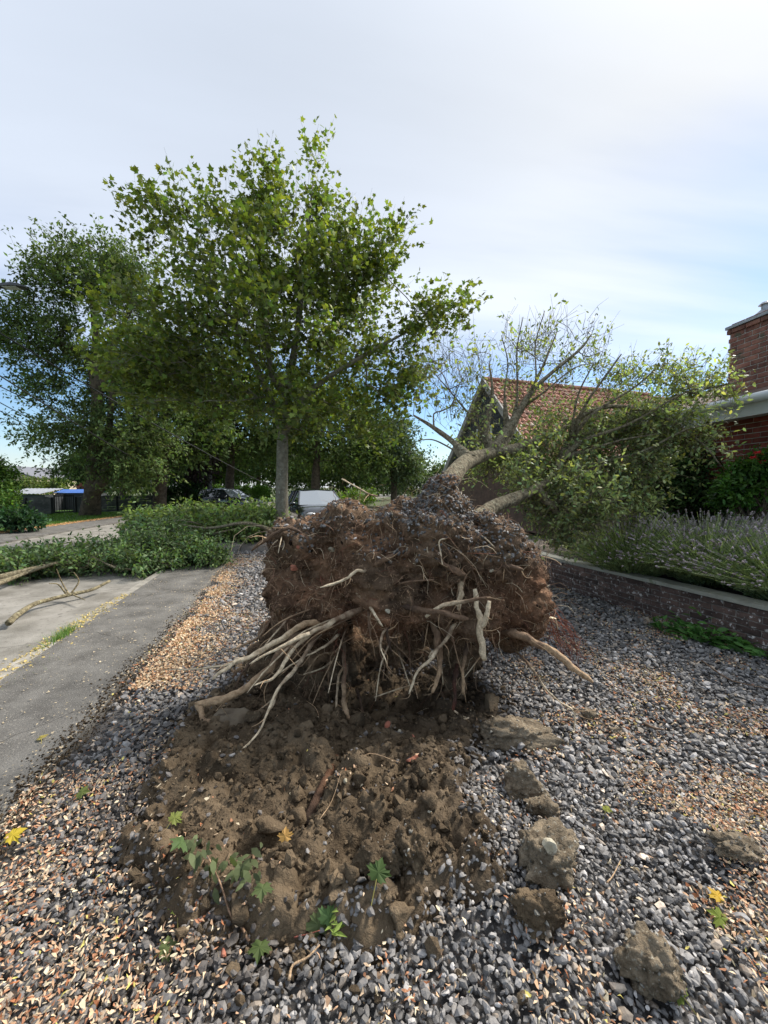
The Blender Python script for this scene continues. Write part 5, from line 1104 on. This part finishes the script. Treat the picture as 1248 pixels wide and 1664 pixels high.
E = [(840, 590, 5.3, 60, 55, .8, .6), (900, 560, 5.6, 70, 45, .8, .6), (970, 610, 5.8, 80, 40, .8, .7), (880, 660, 5.3, 80, 45, .8, .5), (1060, 630, 5.6, 70, 35, .8, 1.1), (1140, 638, 5.1, 65, 20, .8, 1.1), (1000, 690, 5.4, 110, 35, .8, 1.3), (890, 735, 5.2, 70, 45, .8, 1.3), (980, 760, 5.4, 100, 50, .8, 1.6), (1060, 710, 5.1, 75, 45, .8, 1.4), (1130, 715, 4.9, 30, 30, .8, .6),
     (900, 840, 4.7, 60, 45, .8, 1.5), (990, 820, 5.2, 70, 40, .8, 1.5), (860, 800, 4.9, 50, 40, .8, 1.2), (905, 885, 4.5, 25, 22, .8, 1.2), (715, 620, 4.7, 45, 55, .8, .35), (760, 680, 4.9, 50, 60, .8, .6), (800, 760, 5.4, 50, 40, .8, 1.2), (780, 620, 5.1, 40, 60, .8, .5), (850, 775, 4.4, 40, 22, .5, .9), (930, 805, 4.4, 50, 24, .5, 1.0)]
cl, kk = in_ellipsoids(E, 500, r, 2.6); keep = cl[:, 2] > .5; cl, kk = cl[keep], kk[keep]
T.grow(cl, wob=.20, step=.22, pen=.25, up=.1, first=0)
stems = T.wood('trunk', M['bark_f'], ft, .0042, .5, 8, .30, rmax=.03)
thin = np.array([.25, .20, .45, .35, .8, .9, .9, 1, 1, 1, 1, 1, 1, 1, 1, .08, .35, 1, .22, .9, 1])[kk]
pos, tp, nr, sz, cc, s0, d, ln = foliage(cl, np.array([1.5, 4.6, 0.8]), r, 8, .32, 9, .060, .25, .6, .3, base=(.24, .28, .125), hue=.18, frac=None)
nb = 8 * 9; lk = np.repeat(np.arange(len(cl)), nb); kp = r.uniform(size=len(pos)) < thin[lk] * .95
pale = r.uniform(size=len(cc)) < .14; cc[pale] = cc[pale] * .6 + np.array([.16, .19, .11])     # undersides turned up
leaf_mesh('crown', 'oval', pos[kp], tp[kp], nr[kp], sz[kp], cc[kp], M['leaf'], ft)
ln_ = ln[:, None]; sticks('twigs', s0 - d * ln_ * .3, s0 + d * ln_, .0028, .0012, M['bark_f'], stems, (.8, .8, .75), s0 + d * ln_ * .5 + r.normal(size=s0.shape) * .02)

# ------------------------------------------------------------------ broken leafy branches on the road
def heap(name, label, limbs, ells, n, kind, size, colr, seed, twigs=6, per=9, L=.4, tip=.005, bark='bark_f', pale=.1, leafm='leaf', frac=1.0):
    r = np.random.default_rng(seed); b = limbs[0][0][0]; t = thing(name, (b[0], b[1], 0), label, 'branches'); T = Tree(seed)
    for pts, rad in limbs: T.limb(pts, rad)
    cl, _ = in_ellipsoids(ells, n, r, 2.4); cl[:, 2] = np.maximum(cl[:, 2], .06 + r.uniform(0, .1, len(cl)))
    T.grow(cl, wob=.15, step=.25, pen=.2, up=.12)
    w = T.wood('branch', M[bark], t, tip, .42, 6, .15, col=(1.1, 1.1, 1.05))
    pos, tp, nr, sz, cc, s0, d, ln = foliage(cl, cl.mean(0) - [0, 0, .8], r, twigs, L, per, size, .15, base=colr, hue=.15, droop=.35); pos[:, 2] = np.maximum(pos[:, 2], -.02 + r.uniform(0, .04, len(pos)))
    pl = r.uniform(size=len(cc)) < pale; cc[pl] = cc[pl] * .6 + np.array([.15, .19, .11])
    leaf_mesh('foliage', kind, pos, tp, nr, sz, cc, M[leafm], t)
    sticks('twigs', s0 - d * ln[:, None] * .2, s0 + d * ln[:, None], tip * .7, tip * .35, M[bark], w); return t
g = lambda px, py, z=.03: G(px, py, z)
heap('fallen_branches', 'large heap of dark leafy broken branches across the road and kerb',
     [([g(-40, 950, .1), g(30, 930, .15), g(140, 905, .25), g(230, 890, .3)], [.05, .04, .03, .015]), ([g(-30, 958, .1), g(40, 932, .12), g(90, 915, .3)], [.045, .03, .012]), ([g(330, 900, .05), g(250, 900, .2), g(180, 885, .35)], [.03, .025, .01]), ([g(250, 915, .1), g(200, 925, .1), g(150, 905, .3)], [.028, .02, .01])],
     [(50, 930, 7.2, 80, 22, .8), (150, 915, 7.6, 95, 24, .7), (250, 900, 7.9, 80, 28, .6), (320, 903, 7.8, 42, 20, .6), (20, 948, 6.8, 50, 14, .7), (245, 872, 8.4, 50, 18, .6), (230, 920, 7.4, 70, 18, .6), (340, 915, 7.6, 24, 14, .6)], 460, 'oval', .082, (.120, .185, .075), 171, L=.30, per=11, pale=.16)
heap('fallen_branches', 'paler heap of leafy broken branches beyond, between trunk and pole',
     [([g(440, 862, .3), g(400, 850, .7), g(340, 858, .5), g(280, 850, .6)], [.05, .04, .03, .012]), ([g(262, 848, .3), g(300, 846, .7), g(340, 858, .3)], [.03, .025, .012]), ([g(330, 870, .2), g(380, 860, .4), g(440, 845, .5)], [.03, .02, .01])],
     [(280, 852, 12.5, 46, 14, .9), (330, 852, 12.5, 70, 15, .9), (400, 848, 12.5, 50, 17, .8), (430, 855, 12, 28, 14, .7), (370, 864, 11.5, 60, 9, .7), (240, 858, 12, 16, 9, .8)], 300, 'oval', .15, (.15, .21, .07), 172, L=.5, tip=.008, pale=.22)
# the bare crooked limb in front of the heap
acc = Acc(); acc.tube(smooth_path([g(14, 1012, .02), g(30, 998, .03), g(60, 980, .04), g(110, 967, .05), g(150, 958, .06), g(178, 944, .12)], 5), np.interp(np.linspace(0, 1, 26), [0, 1], [.035, .02]), 9, (1.1, 1.1, 1.0), .2); lb = tag(acc.build('bare_limb', M['bark_f'], None, True), 'crooked bare limb lying on the road in front of the leafy heap', 'limb')
for pts in ([g(112, 966, .05), g(100, 945, .2), g(92, 925, .45)], [g(115, 965, .05), g(128, 945, .2), g(120, 930, .35)], [g(115, 965, .05), g(138, 975, .04)], [g(108, 966, .05), g(95, 950, .2), g(80, 948, .3)]):
    acc = Acc(); acc.tube(smooth_path(pts, 4), np.linspace(.013, .005, len(smooth_path(pts, 4))), 6, (1.2, 1.15, 1.0), .1); acc.build('side_branch', M['bark_f'], lb, True)

# ------------------------------------------------------------------ gravel
r = np.random.default_rng(181)
def fill(Y0, Y1, sp):
    ys = np.arange(Y0, Y1, sp); out = []
    for y in ys:
        xm = min(1.03 * y + .35, 4.1); xl = max(-1.03 * y - .35, float(pave_x(y)) - .05); x = np.arange(xl, xm, sp); out.append(np.column_stack([x, np.full(len(x), y)]))
    p = np.concatenate(out); return p + r.uniform(-.55, .55, p.shape) * sp
def wall_x(Y): return np.interp(Y, WPs[:, 1], WPs[:, 0])
def gravel(Y0, Y1, sp, protos, smin, smax, name, parent=None):
    p = np.concatenate([fill(Y0, Y1, sp), fill(Y0, Y1, sp * 1.45)]); lay2 = np.arange(len(p)) > len(fill(Y0, Y1, sp))
    sd = soil_sd(p); q = np.column_stack([p, np.zeros(len(p))]); pr = np.clip(sd / .10 + .35, .035, 1); pr = np.where(sd < -.05, .03, pr)
    thinedge = np.clip((p[:, 0] - pave_x(p[:, 1])) / .25 + .35 * fbm(q * 5, 2, 191), .05, 1)          # ragged edge onto the pavement
    pr = pr * thinedge; ok = (r.uniform(size=len(p)) < pr) & (p[:, 0] < wall_x(p[:, 1]) + .02)
    if Y0 > 4: pxx = 624 + F * p[:, 0] / p[:, 1]; ok &= ~((pxx > 520) & (pxx < 800))          # nothing of these shows past the root plate
    p = p[ok]; lay2 = lay2[ok]; sd = sd[ok]; n = len(p)
    s = r.lognormal(0, .40, n).clip(.45, 2.1) * (smin + smax) / 2; S = np.column_stack([s * r.uniform(.95, 1.35, n), s * r.uniform(.7, 1.0, n), s * r.uniform(.4, .7, n)])
    z = ground_z(p) + np.where(lay2, .014, .0) + r.uniform(-.012, .004, n)
    c = stone_cols(n, r); left = np.clip((-.1 - p[:, 0]) / .3, 0, 1) * np.clip((2.9 - p[:, 1]) / .6, 0, 1)
    dirt = (np.clip(1 - sd / (.16 + .50 * left), 0, 1) * np.clip(.65 + fbm(np.column_stack([p * 4, np.zeros(n)]), 2, 193), 0, 1))[:, None] ; c = c * (1 - .75 * dirt) + np.array([.05, .034, .022]) * .75 * dirt
    return scatter(name, protos, np.column_stack([p, z]), zrot_tilt(n, r, .38), S, c, M['stone'], parent, r=r)
near = stone_protos(ICO1, 14, 201); farp = stone_protos(ICO1, 10, 221)
o = gravel(.75, 2.0, .0188, near, .0108, .0126, 'gravel'); tag(o, 'slate grey gravel of the drive close to the camera, mixed with dry litter', 'gravel', kind='stuff')
o2 = gravel(2.0, 4.4, .030, farp, .0172, .0188, 'gravel'); tag(o2, 'slate grey gravel in the middle of the drive round the root plate', 'gravel', kind='stuff')
o3 = gravel(4.4, 9.5, .044, farp, .023, .0265, 'gravel'); tag(o3, 'slate grey gravel of the drive behind the root plate and along the wall', 'gravel', kind='stuff')
# ------------------------------------------------------------------ dry litter: winged seeds, bud scales and chips
def chips(k):
    rr = np.random.default_rng(k); n = 3; t = np.linspace(0, 1, n); cv = rr.uniform(-.9, .9); w = .28 * np.sin(np.pi * (t * .8 + .12)) * rr.uniform(.6, 1.2); x = t - .5; bend = rr.uniform(-.3, .3) * (t - .5) ** 2 * 4; z = cv * (.25 - (t - .5) ** 2)
    V = np.concatenate([np.column_stack([x, bend + w, z]), np.column_stack([x, bend - w, z + rr.uniform(-.12, .12)])]); i = np.arange(n - 1)
    Q = np.stack([i, i + 1, i + n + 1, i + n], 1); return V, np.concatenate([Q[:, [0, 1, 2]], Q[:, [0, 2, 3]]])
CH = [chips(k) for k in range(12)]
def lit_density(p):
    q = np.column_stack([p, np.zeros(len(p))]); n1 = fbm(q * 1.1, 3, 231); n2 = fbm(q * 3.2, 3, 232)
    e = p[:, 0] - pave_x(p[:, 1])
    d = .03 + .7 * np.clip(n2 * 3.0 - .25, 0, 1) * np.clip(n1 * 1.5 + .55, 0, 1)
    d += 1.9 * np.exp(-((e - .28) / .26) ** 2) * np.clip(.5 + 1.2 * fbm(q * 2.2, 2, 233), 0, 1) * np.clip((p[:, 1] - 2.7) / .5, 0, 1)     # drift beside the pavement
    d += .8 * np.exp(-((e - .22) / .12) ** 2) * np.clip((2.9 - p[:, 1]) / .2, 0, 1) * np.clip(.5 + 1.5 * fbm(q * 2.2, 2, 234), 0, 1)
    d += 1.35 * np.clip((-.38 - p[:, 0] - .35 * (p[:, 1] - 1.1)) / .35, 0, 1) * np.clip((2.1 - p[:, 1]) / .4, 0, 1) * np.clip(.6 + .8 * n2, .1, 1)                # corner nearest the left
    d += .65 * np.clip((p[:, 0] - .9) / .5, 0, 1) * np.clip(.25 + 2.6 * n2, 0, 1)                        # right hand side
    d *= np.clip((soil_sd(p) + .02) / .35, .04, 1)
    return d
def litter(Y0, Y1, sp, s0, s1, name):
    p = fill(Y0, Y1, sp); ok = (r.uniform(size=len(p)) < lit_density(p)) & (p[:, 0] < wall_x(p[:, 1])) & (p[:, 0] > pave_x(p[:, 1]) - .02); p = p[ok]; n = len(p)
    pal = np.array([(.54, .34, .21), (.62, .46, .31), (.42, .20, .11), (.70, .58, .40), (.33, .13, .06), (.56, .48, .14)]); c = pal[r.choice(6, n, p=[.3, .26, .16, .16, .09, .03])] * r.uniform(.65, 1.25, (n, 1))
    s = r.uniform(s0, s1, n); z = ground_z(p) + r.uniform(.010, .030, n)
    return scatter(name, CH, np.column_stack([p, z]), zrot_tilt(n, r, .5), np.column_stack([s, s * r.uniform(.6, 1.1, n), s * .8]), c, M['litter'], r=r)
tag(litter(.75, 2.4, .0115, .009, .023, 'dry_litter'), 'orange and tan dry seed litter scattered over the near gravel', 'litter', kind='stuff')
tag(litter(2.4, 9.0, .019, .012, .027, 'dry_litter'), 'orange and tan dry seed litter drifted along the pavement and the drive', 'litter', kind='stuff')
n = 9000; yy = 2.9 + 4.6 * r.beta(1.1, 1.9, n); ww = .16 + .18 * np.clip((4.6 - yy) / 1.6, 0, 1); xx = pave_x(yy) + .10 + np.abs(r.normal(size=n)) * ww; q = np.column_stack([xx, yy]); ok = r.uniform(size=n) < np.clip(.55 + 1.6 * fbm(np.column_stack([q * 2.6, np.zeros(n)]), 3, 235), .03, 1); q = q[ok]; n = len(q)
pal = np.array([(.58, .36, .21), (.66, .48, .31), (.46, .24, .13), (.72, .58, .39)])
tag(scatter('dry_litter', CH, np.column_stack([q, base_h(q) + r.uniform(.016, .034, n)]), zrot_tilt(n, r, .4), r.uniform(.014, .032, n), pal[r.integers(0, 4, n)] * r.uniform(.7, 1.25, (n, 1)), M['litter'], r=r), 'thick orange drift of dry litter beside the asphalt pavement', 'litter', kind='stuff')
# a little of it on the pavement, the kerb and the far verge
p = np.column_stack([r.uniform(0, 1, 1500), r.uniform(1.5, 9, 1500)]); e = p[:, 0] ** 2.2; x = pave_x(p[:, 1]) - e * 1.1; n = len(x)
tag(scatter('dry_litter', CH, np.column_stack([x, p[:, 1], np.full(n, .027)]), zrot_tilt(n, r, .15), r.uniform(.008, .022, n), np.array([.52, .42, .28]) * r.uniform(.5, 1.3, (n, 1)), M['litter'], r=r), 'sparse pale crumbs of litter on the asphalt pavement', 'litter', kind='stuff')
n = 5000; yy = r.uniform(9, 22, n); x = xa(yy) + r.normal(size=n) * .16
tag(scatter('dry_litter', CH, np.column_stack([x, yy, np.full(n, .035)]), zrot_tilt(n, r, .3), r.uniform(.03, .07, n), np.array([.62, .36, .17]) * r.uniform(.6, 1.2, (n, 1)), M['litter'], r=r), 'orange litter line between the far pavement and the verge', 'litter', kind='stuff')

n = 2600; yy = 1.5 + 4.5 * r.beta(1, 2.2, n); e = r.normal(size=n) * .06 - .01; sz = r.lognormal(-5.1, .5, n).clip(.002, .016); xx = pave_x(yy) + e; zz = np.where(e < 0, .016, base_h(np.column_stack([xx, yy])) + .006)
tag(scatter('dirt', crumb, np.column_stack([xx, yy, zz]), randrot(n, r), np.column_stack([sz, sz * .8, sz * .6]), np.ones((n, 3)) * r.uniform(.3, .9, (n, 1)), M['soil'], r=r), 'dark crumbs of dirt along the ragged edge of the pavement', 'dirt', kind='stuff')
# ------------------------------------------------------------------ clods, stones and fresh leaves lying about
def clod(name, label, px, py, s, seed, mat='clod', sink=.55, cat='clod', group='clods of earth thrown out on the gravel', squash=(1, 1, .8), base=None):
    c = G(px, py); rr = np.random.default_rng(seed); V, Tt = ICO5 if s > .07 else ICO4; W = V.copy()
    for _ in range(9):
        d = norm(rr.normal(size=3)); h = rr.uniform(.55, .9); e = W @ d; W = W - np.maximum(e - h, 0)[:, None] * d * .85
    f1, f2, ci = worley(W * 2.3 + seed, seed); h1, _, hj = worley(W * 5.5 + seed, seed + 5); W = W * (1 + .38 * fbm(W * 1.5 + seed, 4, seed, .6) + .30 * (np.sqrt(np.clip(1 - (f1 / .8) ** 2, 0, 1)) * (.3 + ci) - .4) + .16 * (np.sqrt(np.clip(1 - (h1 / .8) ** 2, 0, 1)) * (.2 + hj) - .4) + .20 * fbm(W * 7, 4, seed + 1, .7))[:, None]
    W = W * np.array(squash) * s; z = float(ground_z(c[None, :2])[0]); pos = np.array([c[0], c[1], z + s * squash[2] * (1 - sink) * .8])
    col = (1 + .45 * fbm(W * 30 / max(s, .03) * .05 + seed, 3, 3))[:, None] * np.ones((1, 3))
    o = mesh_np(name, W + pos, Tt, M[mat], None, col.clip(.4, 1.8), True)
    nn = int(900 * s); sel = rr.choice(len(W), nn); sz = rr.lognormal(-5.0, .45, nn).clip(.003, .016)      # grit stuck in the clod
    gc = np.where(rr.uniform(size=(nn, 1)) < .5, np.array([.13, .10, .07]), np.array([.24, .22, .18])) * rr.uniform(.5, 1.5, (nn, 1))
    tag(scatter('grit', gp, W[sel] + pos, randrot(nn, rr), np.column_stack([sz, sz * .8, sz * .7]), gc, M['stone'], o), kind='stuff')
    return tag(o, label, cat, group), pos, W
CL = [('long ridge shaped clod right of the root plate foot', 838, 1205, .15, (1.5, .8, .55)), ('pitted pale clod above the small one, right of the soil', 848, 1288, .105, (1.05, .8, .9)), ('small clod touching the pitted pale clod', 880, 1322, .062, (1.2, .9, .8)), ('largest clod on the gravel, with the white stone on top', 890, 1425, .125, (1.2, .9, .8)), ('reddish brown clod just below the largest one', 875, 1515, .082, (1.05, .8, .9)),
      ('sandy clod sunk into the gravel near the lower right', 1062, 1590, .095, (1.0, .9, .75)), ('dark flat clod on the gravel close to the right edge', 1195, 1400, .075, (1.3, .8, .5)), ('clod at the near edge of the soil, left one of a pair', 612, 1440, .10, (.85, .8, .9)), ('clod at the near edge of the soil, right one of a pair', 668, 1432, .085, (.7, .8, 1.0)), ('tiny dark clod right of the long pale rootlet', 1000, 1188, .035, (1.1, .9, .8)), ('small brown clod beside the pale rootlet tip', 958, 1165, .05, (1, .9, .9))]
for k, (lb_, px, py, s, sq) in enumerate(CL):
    o, pos, W = clod('soil_clod', lb_, px, py, s, 300 + k, 'clod' if k not in (4, 7, 8, 11, 12, 13) else 'soil', squash=sq)
    if k == 3:
        V, Tt = stone_protos(ICO3, 1, 401)[0]; i = np.argmax(W[:, 2] - .5 * W[:, 1] - .4 * W[:, 0]); st = pos + W[i]
        tag(mesh_np('pale_stone', V * [.030, .022, .036] + st + [0, -.004, -.004], Tt, M['rock'], None, None, False), 'pale cream stone stuck on the largest clod', 'stone')
# blocky lump under the crooked root
c = P(372, 1195, 2.42); V, Tt = ICO4; W = np.sign(V) * np.abs(V) ** .55; W = W * [.13, .10, .16]; W = W * (1 + .10 * fbm(W * 12, 3, 5) + .05 * fbm(W * 50, 2, 6))[:, None]; W[:, 0] += .25 * W[:, 2] * .5
tag(mesh_np('soil_block', W + [c[0], c[1], c[2]], Tt, M['clayblock'], None, None, True), 'upright block of pale clay behind the crooked root end', 'clod')
def bit(name, label, px, py, s, mat, seed, cat, group=None, sq=(1, .8, .6), dz=.3):
    c = G(px, py); V, Tt = stone_protos(ICO2, 1, seed)[0]; R = randrot(1, np.random.default_rng(seed))[0]; W = (V * np.array(sq) * s) @ R.T; z = float(ground_z(c[None, :2])[0]); tag(mesh_np(name, W + [c[0], c[1], z + s * dz], Tt, M[mat]), label, cat, group)
bit('brick_fragment', 'small orange brick fragment below the reddish root', 672, 1216, .032, 'brickbit', 501, 'brick'); bit('brick_fragment', 'larger dull brick fragment in the soil, right of the middle', 672, 1268, .045, 'brickbit', 502, 'brick'); bit('brick_fragment', 'dark red brick fragment at the mouth of the hollow', 628, 1188, .035, 'brickbit', 503, 'brick'); bit('brick_fragment', 'orange brick fragment lying on gravel by the leafy twig', 322, 1507, .022, 'brickbit', 504, 'brick'); bit('brick_fragment', 'flat orange brick chip on gravel below the leafy twig', 365, 1562, .018, 'brickbit', 505, 'brick')
bit('dark_stone', 'black stone with a tan bark curl in the soil', 657, 1352, .035, 'slat', 511, 'stone'); bit('pale_stone', 'small cream stone near the middle of the soil', 562, 1320, .016, 'rock', 512, 'stone'); bit('pale_stone', 'cream stone right above the black stone', 662, 1332, .018, 'rock', 513, 'stone'); bit('pale_stone', 'pale stone chip among the gravel right of the small clod', 1022, 1218, .022, 'rock', 514, 'stone'); bit('pale_stone', 'pale stone at the foot of the soil right of the hollow', 648, 1205, .025, 'rock', 515, 'stone')
bit('pale_stone', 'brownish stone on the slope above the black stone', 690, 1250, .03, 'clayblock', 516, 'stone'); bit('pale_stone', 'pale chip below the black stone', 698, 1370, .014, 'rock', 517, 'stone')
acc = Acc(); acc.tube(smooth_path([G(672, 1335, .06), G(680, 1352, .07), G(672, 1372, .05)], 4), [.009] * 9, 6, (.55, .38, .24), .2); tag(acc.build('bark_curl', M['root'], None, True), 'tan curl of bark beside the black stone', 'bark')
def gz(px, py, dz):
    c = G(px, py); c[2] = float(ground_z(c[None, :2])[0]) + dz; return c
acc = Acc(); acc.tube(smooth_path([gz(498, 1352, .0), gz(525, 1300, .0), gz(547, 1246, .012)], 5), np.linspace(.026, .015, 11), 10, np.linspace((.045, .031, .022), (.17, .085, .045), 11), .5); tag(acc.build('torn_root', M['root'], None, True), 'torn dark root half buried in the groove of the soil', 'root')
def fresh_leaf(label, px, py, s, ang, col, dz=.035, tilt=.3, seed=0, stem=True, grp='single green leaves on the gravel'):
    c = G(px, py); z = float(ground_z(c[None, :2])[0]) + dz; c = np.array([c[0], c[1], z]); rr = np.random.default_rng(seed)
    tip = np.array([math.cos(ang), math.sin(ang), tilt]); nr = np.array([rr.normal() * .25, -.35, 1.0]); t = thing('maple_leaf', c, label, 'leaf', grp)
    leaf_mesh('blade', 'maple', c[None], tip[None], nr[None], np.array([s * .85]), np.array([col]) * np.array([.95, .80, .62]), M['leafmat'], t)
    if stem:
        a = Acc(); tp_ = norm(tip); a.tube(smooth_path([c, c - tp_ * s * .4 - [0, 0, .01], c - tp_ * s * .75 - [0, 0, .02]], 3), [.0018] * 7, 4, (.30, .26, .08)); a.build('leaf_stalk', M['litter'], t)
    return t
fresh_leaf('dark green maple leaf standing against the gravel edge below the pair of clods', 612, 1500, .075, 1.2, (.06, .12, .045), .03, .6, 1)
fresh_leaf('yellow green leaf on gravel left of the soil', 280, 1372, .06, 1.0, (.20, .27, .09), .03, .3, 2); fresh_leaf('bright lime leaf below the leafy twig on the left', 290, 1502, .05, 2.0, (.22, .32, .08), .025, .3, 3); fresh_leaf('pale green leaf flat on the gravel at the lower left', 262, 1555, .06, .5, (.13, .19, .09), .02, .1, 4)
fresh_leaf('narrow green leaf among dark gravel beyond the left rim', 128, 1300, .06, 0.1, (.15, .22, .08), .03, .2, 5); fresh_leaf('yellow leaf on the gravel close to the right edge', 1172, 1470, .055, 1.9, (.50, .38, .05), .025, .3, 6); fresh_leaf('olive green leaf just below the yellow leaf at the right', 1178, 1508, .06, 2.4, (.16, .24, .05), .025, .2, 7); fresh_leaf('small yellow green leaf on the gravel right of the upper clods', 984, 1330, .04, .7, (.26, .33, .08), .03, .2, 8)
fresh_leaf('yellow leaf at the left edge of the frame', 12, 1372, .075, .9, (.50, .45, .06), .03, .2, 9); fresh_leaf('long green leaf at the bottom near the sandy clod', 1110, 1640, .06, 2.2, (.16, .24, .06), .03, .2, 10); fresh_leaf('dry olive leaf on the road side of the pavement', 68, 1208, .05, 2.2, (.34, .33, .12), .03, .1, 11)
fresh_leaf('tan pointed dry leaf in the soil above the maple sprig', 464, 1440, .05, 1.7, (.52, .36, .14), .10, .9, 12, False)
# leafy twigs
def sprig(name, label, stem, leaves, kind, cat='twig', rad=.005, scol=(.34, .22, .14)):
    pts = np.array(stem); t = thing(name, (pts[0][0], pts[0][1], pts[0][2]), label, cat); a = Acc(); sp = smooth_path(pts, 5); a.tube(sp, np.linspace(rad, rad * .5, len(sp)), 6, scol, .15); st = a.build('stem', M['root'], t, True)
    for (pos, tip, nr, s, c, kd) in leaves: leaf_mesh('leaf', kd, np.array([pos]), np.array([tip]), np.array([nr]), np.array([s]), np.array([c]), M['leafmat'], t)
    return t
rr = np.random.default_rng(601)
def gz(px, py, dz):
    c = G(px, py); c[2] = float(ground_z(c[None, :2])[0]) + dz; return c
lv = []
for k in range(54):
    if k < 26: px, py = rr.normal(332, 17), rr.normal(1452, 15)
    else: px, py = rr.normal(402, 18), rr.normal(1462, 22)
    dz = rr.uniform(.02, .085); ang = rr.uniform(-2.9, -.2); lv.append((gz(px, py, dz), (math.cos(ang) * .7, math.sin(ang) * .7, -.35 + rr.normal() * .3), (rr.normal() * .5, -.5, 1), rr.uniform(.032, .058), np.array([.10, .12, .055]) * rr.uniform(.6, 1.5), 'oval'))
lv.append((gz(302, 1445, .06), (-.2, -.8, .3), (.1, -.6, 1), .062, (.09, .14, .05), 'maple'))
lv.append((gz(428, 1500, .05), (.2, -.9, .0), (.1, -.5, 1), .055, (.09, .12, .045), 'maple')); lv.append((gz(424, 1545, .03), (.1, -.9, .0), (.1, -.5, 1), .055, (.07, .10, .03), 'maple'))
sprig('leafy_twig', 'leafy twig with drooping dark green leaves at the near rim of the soil', [gz(405, 1540, .01), gz(390, 1518, .015), gz(376, 1508, .02), gz(358, 1475, .035), gz(335, 1450, .06)], lv, 'oval')
lv = [(gz(520, 1528, .03), (-.35, .6, .75), (.2, -.9, .6), .070, (.13, .16, .065), 'maple'), (gz(530, 1528, .03), (.35, .5, .6), (.2, -.9, .6), .058, (.10, .17, .06), 'maple')]
for k in range(16): a_ = rr.uniform(-.6, 1.2); lv.append((gz(538 + rr.normal() * 6, 1535 + rr.normal() * 6, .02 + rr.uniform(0, .03)), (math.cos(a_), math.sin(a_) - .2, rr.uniform(-.2, .5)), (rr.normal() * .4, -.5, 1), rr.uniform(.03, .055), (.22, .29, .07), 'long'))
sprig('maple_sprig', 'bright green maple sprig with winged seeds at the soil edge', [gz(478, 1533, .012), gz(500, 1535, .02), gz(520, 1535, .025)], lv, 'maple', rad=.0025, scol=(.30, .10, .07))
lv = []
c0, c1 = G(1060, 1022), G(1222, 1062)
for k in range(330):
    t = rr.uniform(0, 1); b = c0 * (1 - t) + c1 * t + rr.normal(size=3) * [.06, .10, 0]; z = .02 + abs(rr.normal()) * .045 * math.sin(math.pi * (.15 + .8 * t)) * 2; lv.append((np.array([b[0], b[1], z]), np.array([.7, -.5, -.15]) + rr.normal(size=3) * .45, (rr.normal() * .5, rr.normal() * .5, 1), rr.uniform(.06, .11), np.array([.07, .16, .04]) * rr.uniform(.6, 1.6), 'oval'))
t = thing('green_branch', c0, 'fresh green leafy branch lying on the gravel at the foot of the brick wall', 'branch'); a = Acc(); sp = smooth_path([c0 + [0, 0, .02], (c0 + c1) / 2 + [0, .03, .03], c1 + [0, 0, .015]], 6); a.tube(sp, np.linspace(.004, .009, len(sp)), 6, (.3, .25, .13)); a.build('stem', M['root'], t)
leaf_mesh('foliage', 'oval', np.array([q[0] for q in lv]), np.array([q[1] for q in lv]), np.array([q[2] for q in lv]), np.array([q[3] for q in lv]), np.array([q[4] for q in lv]), M['leaf'], t)
# dry twigs on the gravel
for k, (lb_, pts, rad) in enumerate((('thin dark twig on the gravel near the right edge', [(1140, 1078), (1180, 1110), (1215, 1122), (1248, 1128)], .006), ('pale forked twig on the gravel below the maple sprig', [(470, 1612), (476, 1590), (500, 1578), (520, 1560)], .005), ('thin pale twig on the gravel between two clods at right', [(985, 1455), (995, 1440), (1008, 1412)], .003), ('short dark stick on the gravel right of the small clod', [(1048, 1180), (1062, 1186), (1080, 1190)], .009), ('small pale stick in the soil at the centre', [(576, 1290), (600, 1272), (650, 1270)], .003), ('slender straw leaning in the soil groove', [(520, 1378), (540, 1345), (555, 1318)], .002))):
    a = Acc(); sp = smooth_path([gz(x, y, .03) for x, y in pts], 4); a.tube(sp, np.linspace(rad, rad * .5, len(sp)), 6, (BROWN if k in (0, 3) else TAN), .2); tag(a.build('dry_twig', M['root'], None, True), lb_, 'twig')
# grass and weeds in the joint of the kerb
def tuft(label, px, py, n, h, w, seed, colr):
    c = G(px, py, .0); rr = np.random.default_rng(seed); x = rr.normal(size=n) * w; d = np.array([-.23, 1.0]); pos = np.column_stack([c[0] + x * d[0] + rr.normal(size=n) * w * .25, c[1] + x * d[1], np.full(n, -.02)])
    t = thing('grass_tuft', c, label, 'grass', 'tufts of grass along the kerb'); blades('grass_blades', pos, rr.uniform(.4, 1, n) * h, np.full(n, .006), rr.uniform(.1, .8, n), np.array(colr) * rr.uniform(.6, 1.5, (n, 1)), M['leafmat'], t, rr)['kind'] = 'stuff'
tuft('upright green grass tuft growing at the kerb', 102, 1036, 260, .16, .14, 701, (.13, .22, .06)); tuft('low weeds at the kerb by the left edge', 40, 1098, 200, .06, .18, 702, (.12, .20, .04)); tuft('yellow dry grass along the kerb before the leafy heap', 140, 1008, 260, .07, .22, 703, (.45, .36, .08)); tuft('thin dry grass along the kerb, second from the left edge', 68, 1066, 120, .06, .15, 704, (.30, .28, .09))
p = np.column_stack([r.normal(size=700) * .10, r.uniform(2.8, 5.6, 700)]); n = 700
tag(scatter('dry_litter', CH, np.column_stack([kerb_x(p[:, 1]) - .12 + p[:, 0], p[:, 1], np.where(p[:, 0] < -.02, -.04, .022)]), zrot_tilt(n, r, .3), r.uniform(.015, .04, n), np.array([.55, .42, .16]) * r.uniform(.6, 1.2, (n, 1)), M['litter'], r=r), 'yellowish litter gathered in the joint of the kerb', 'litter', kind='stuff')
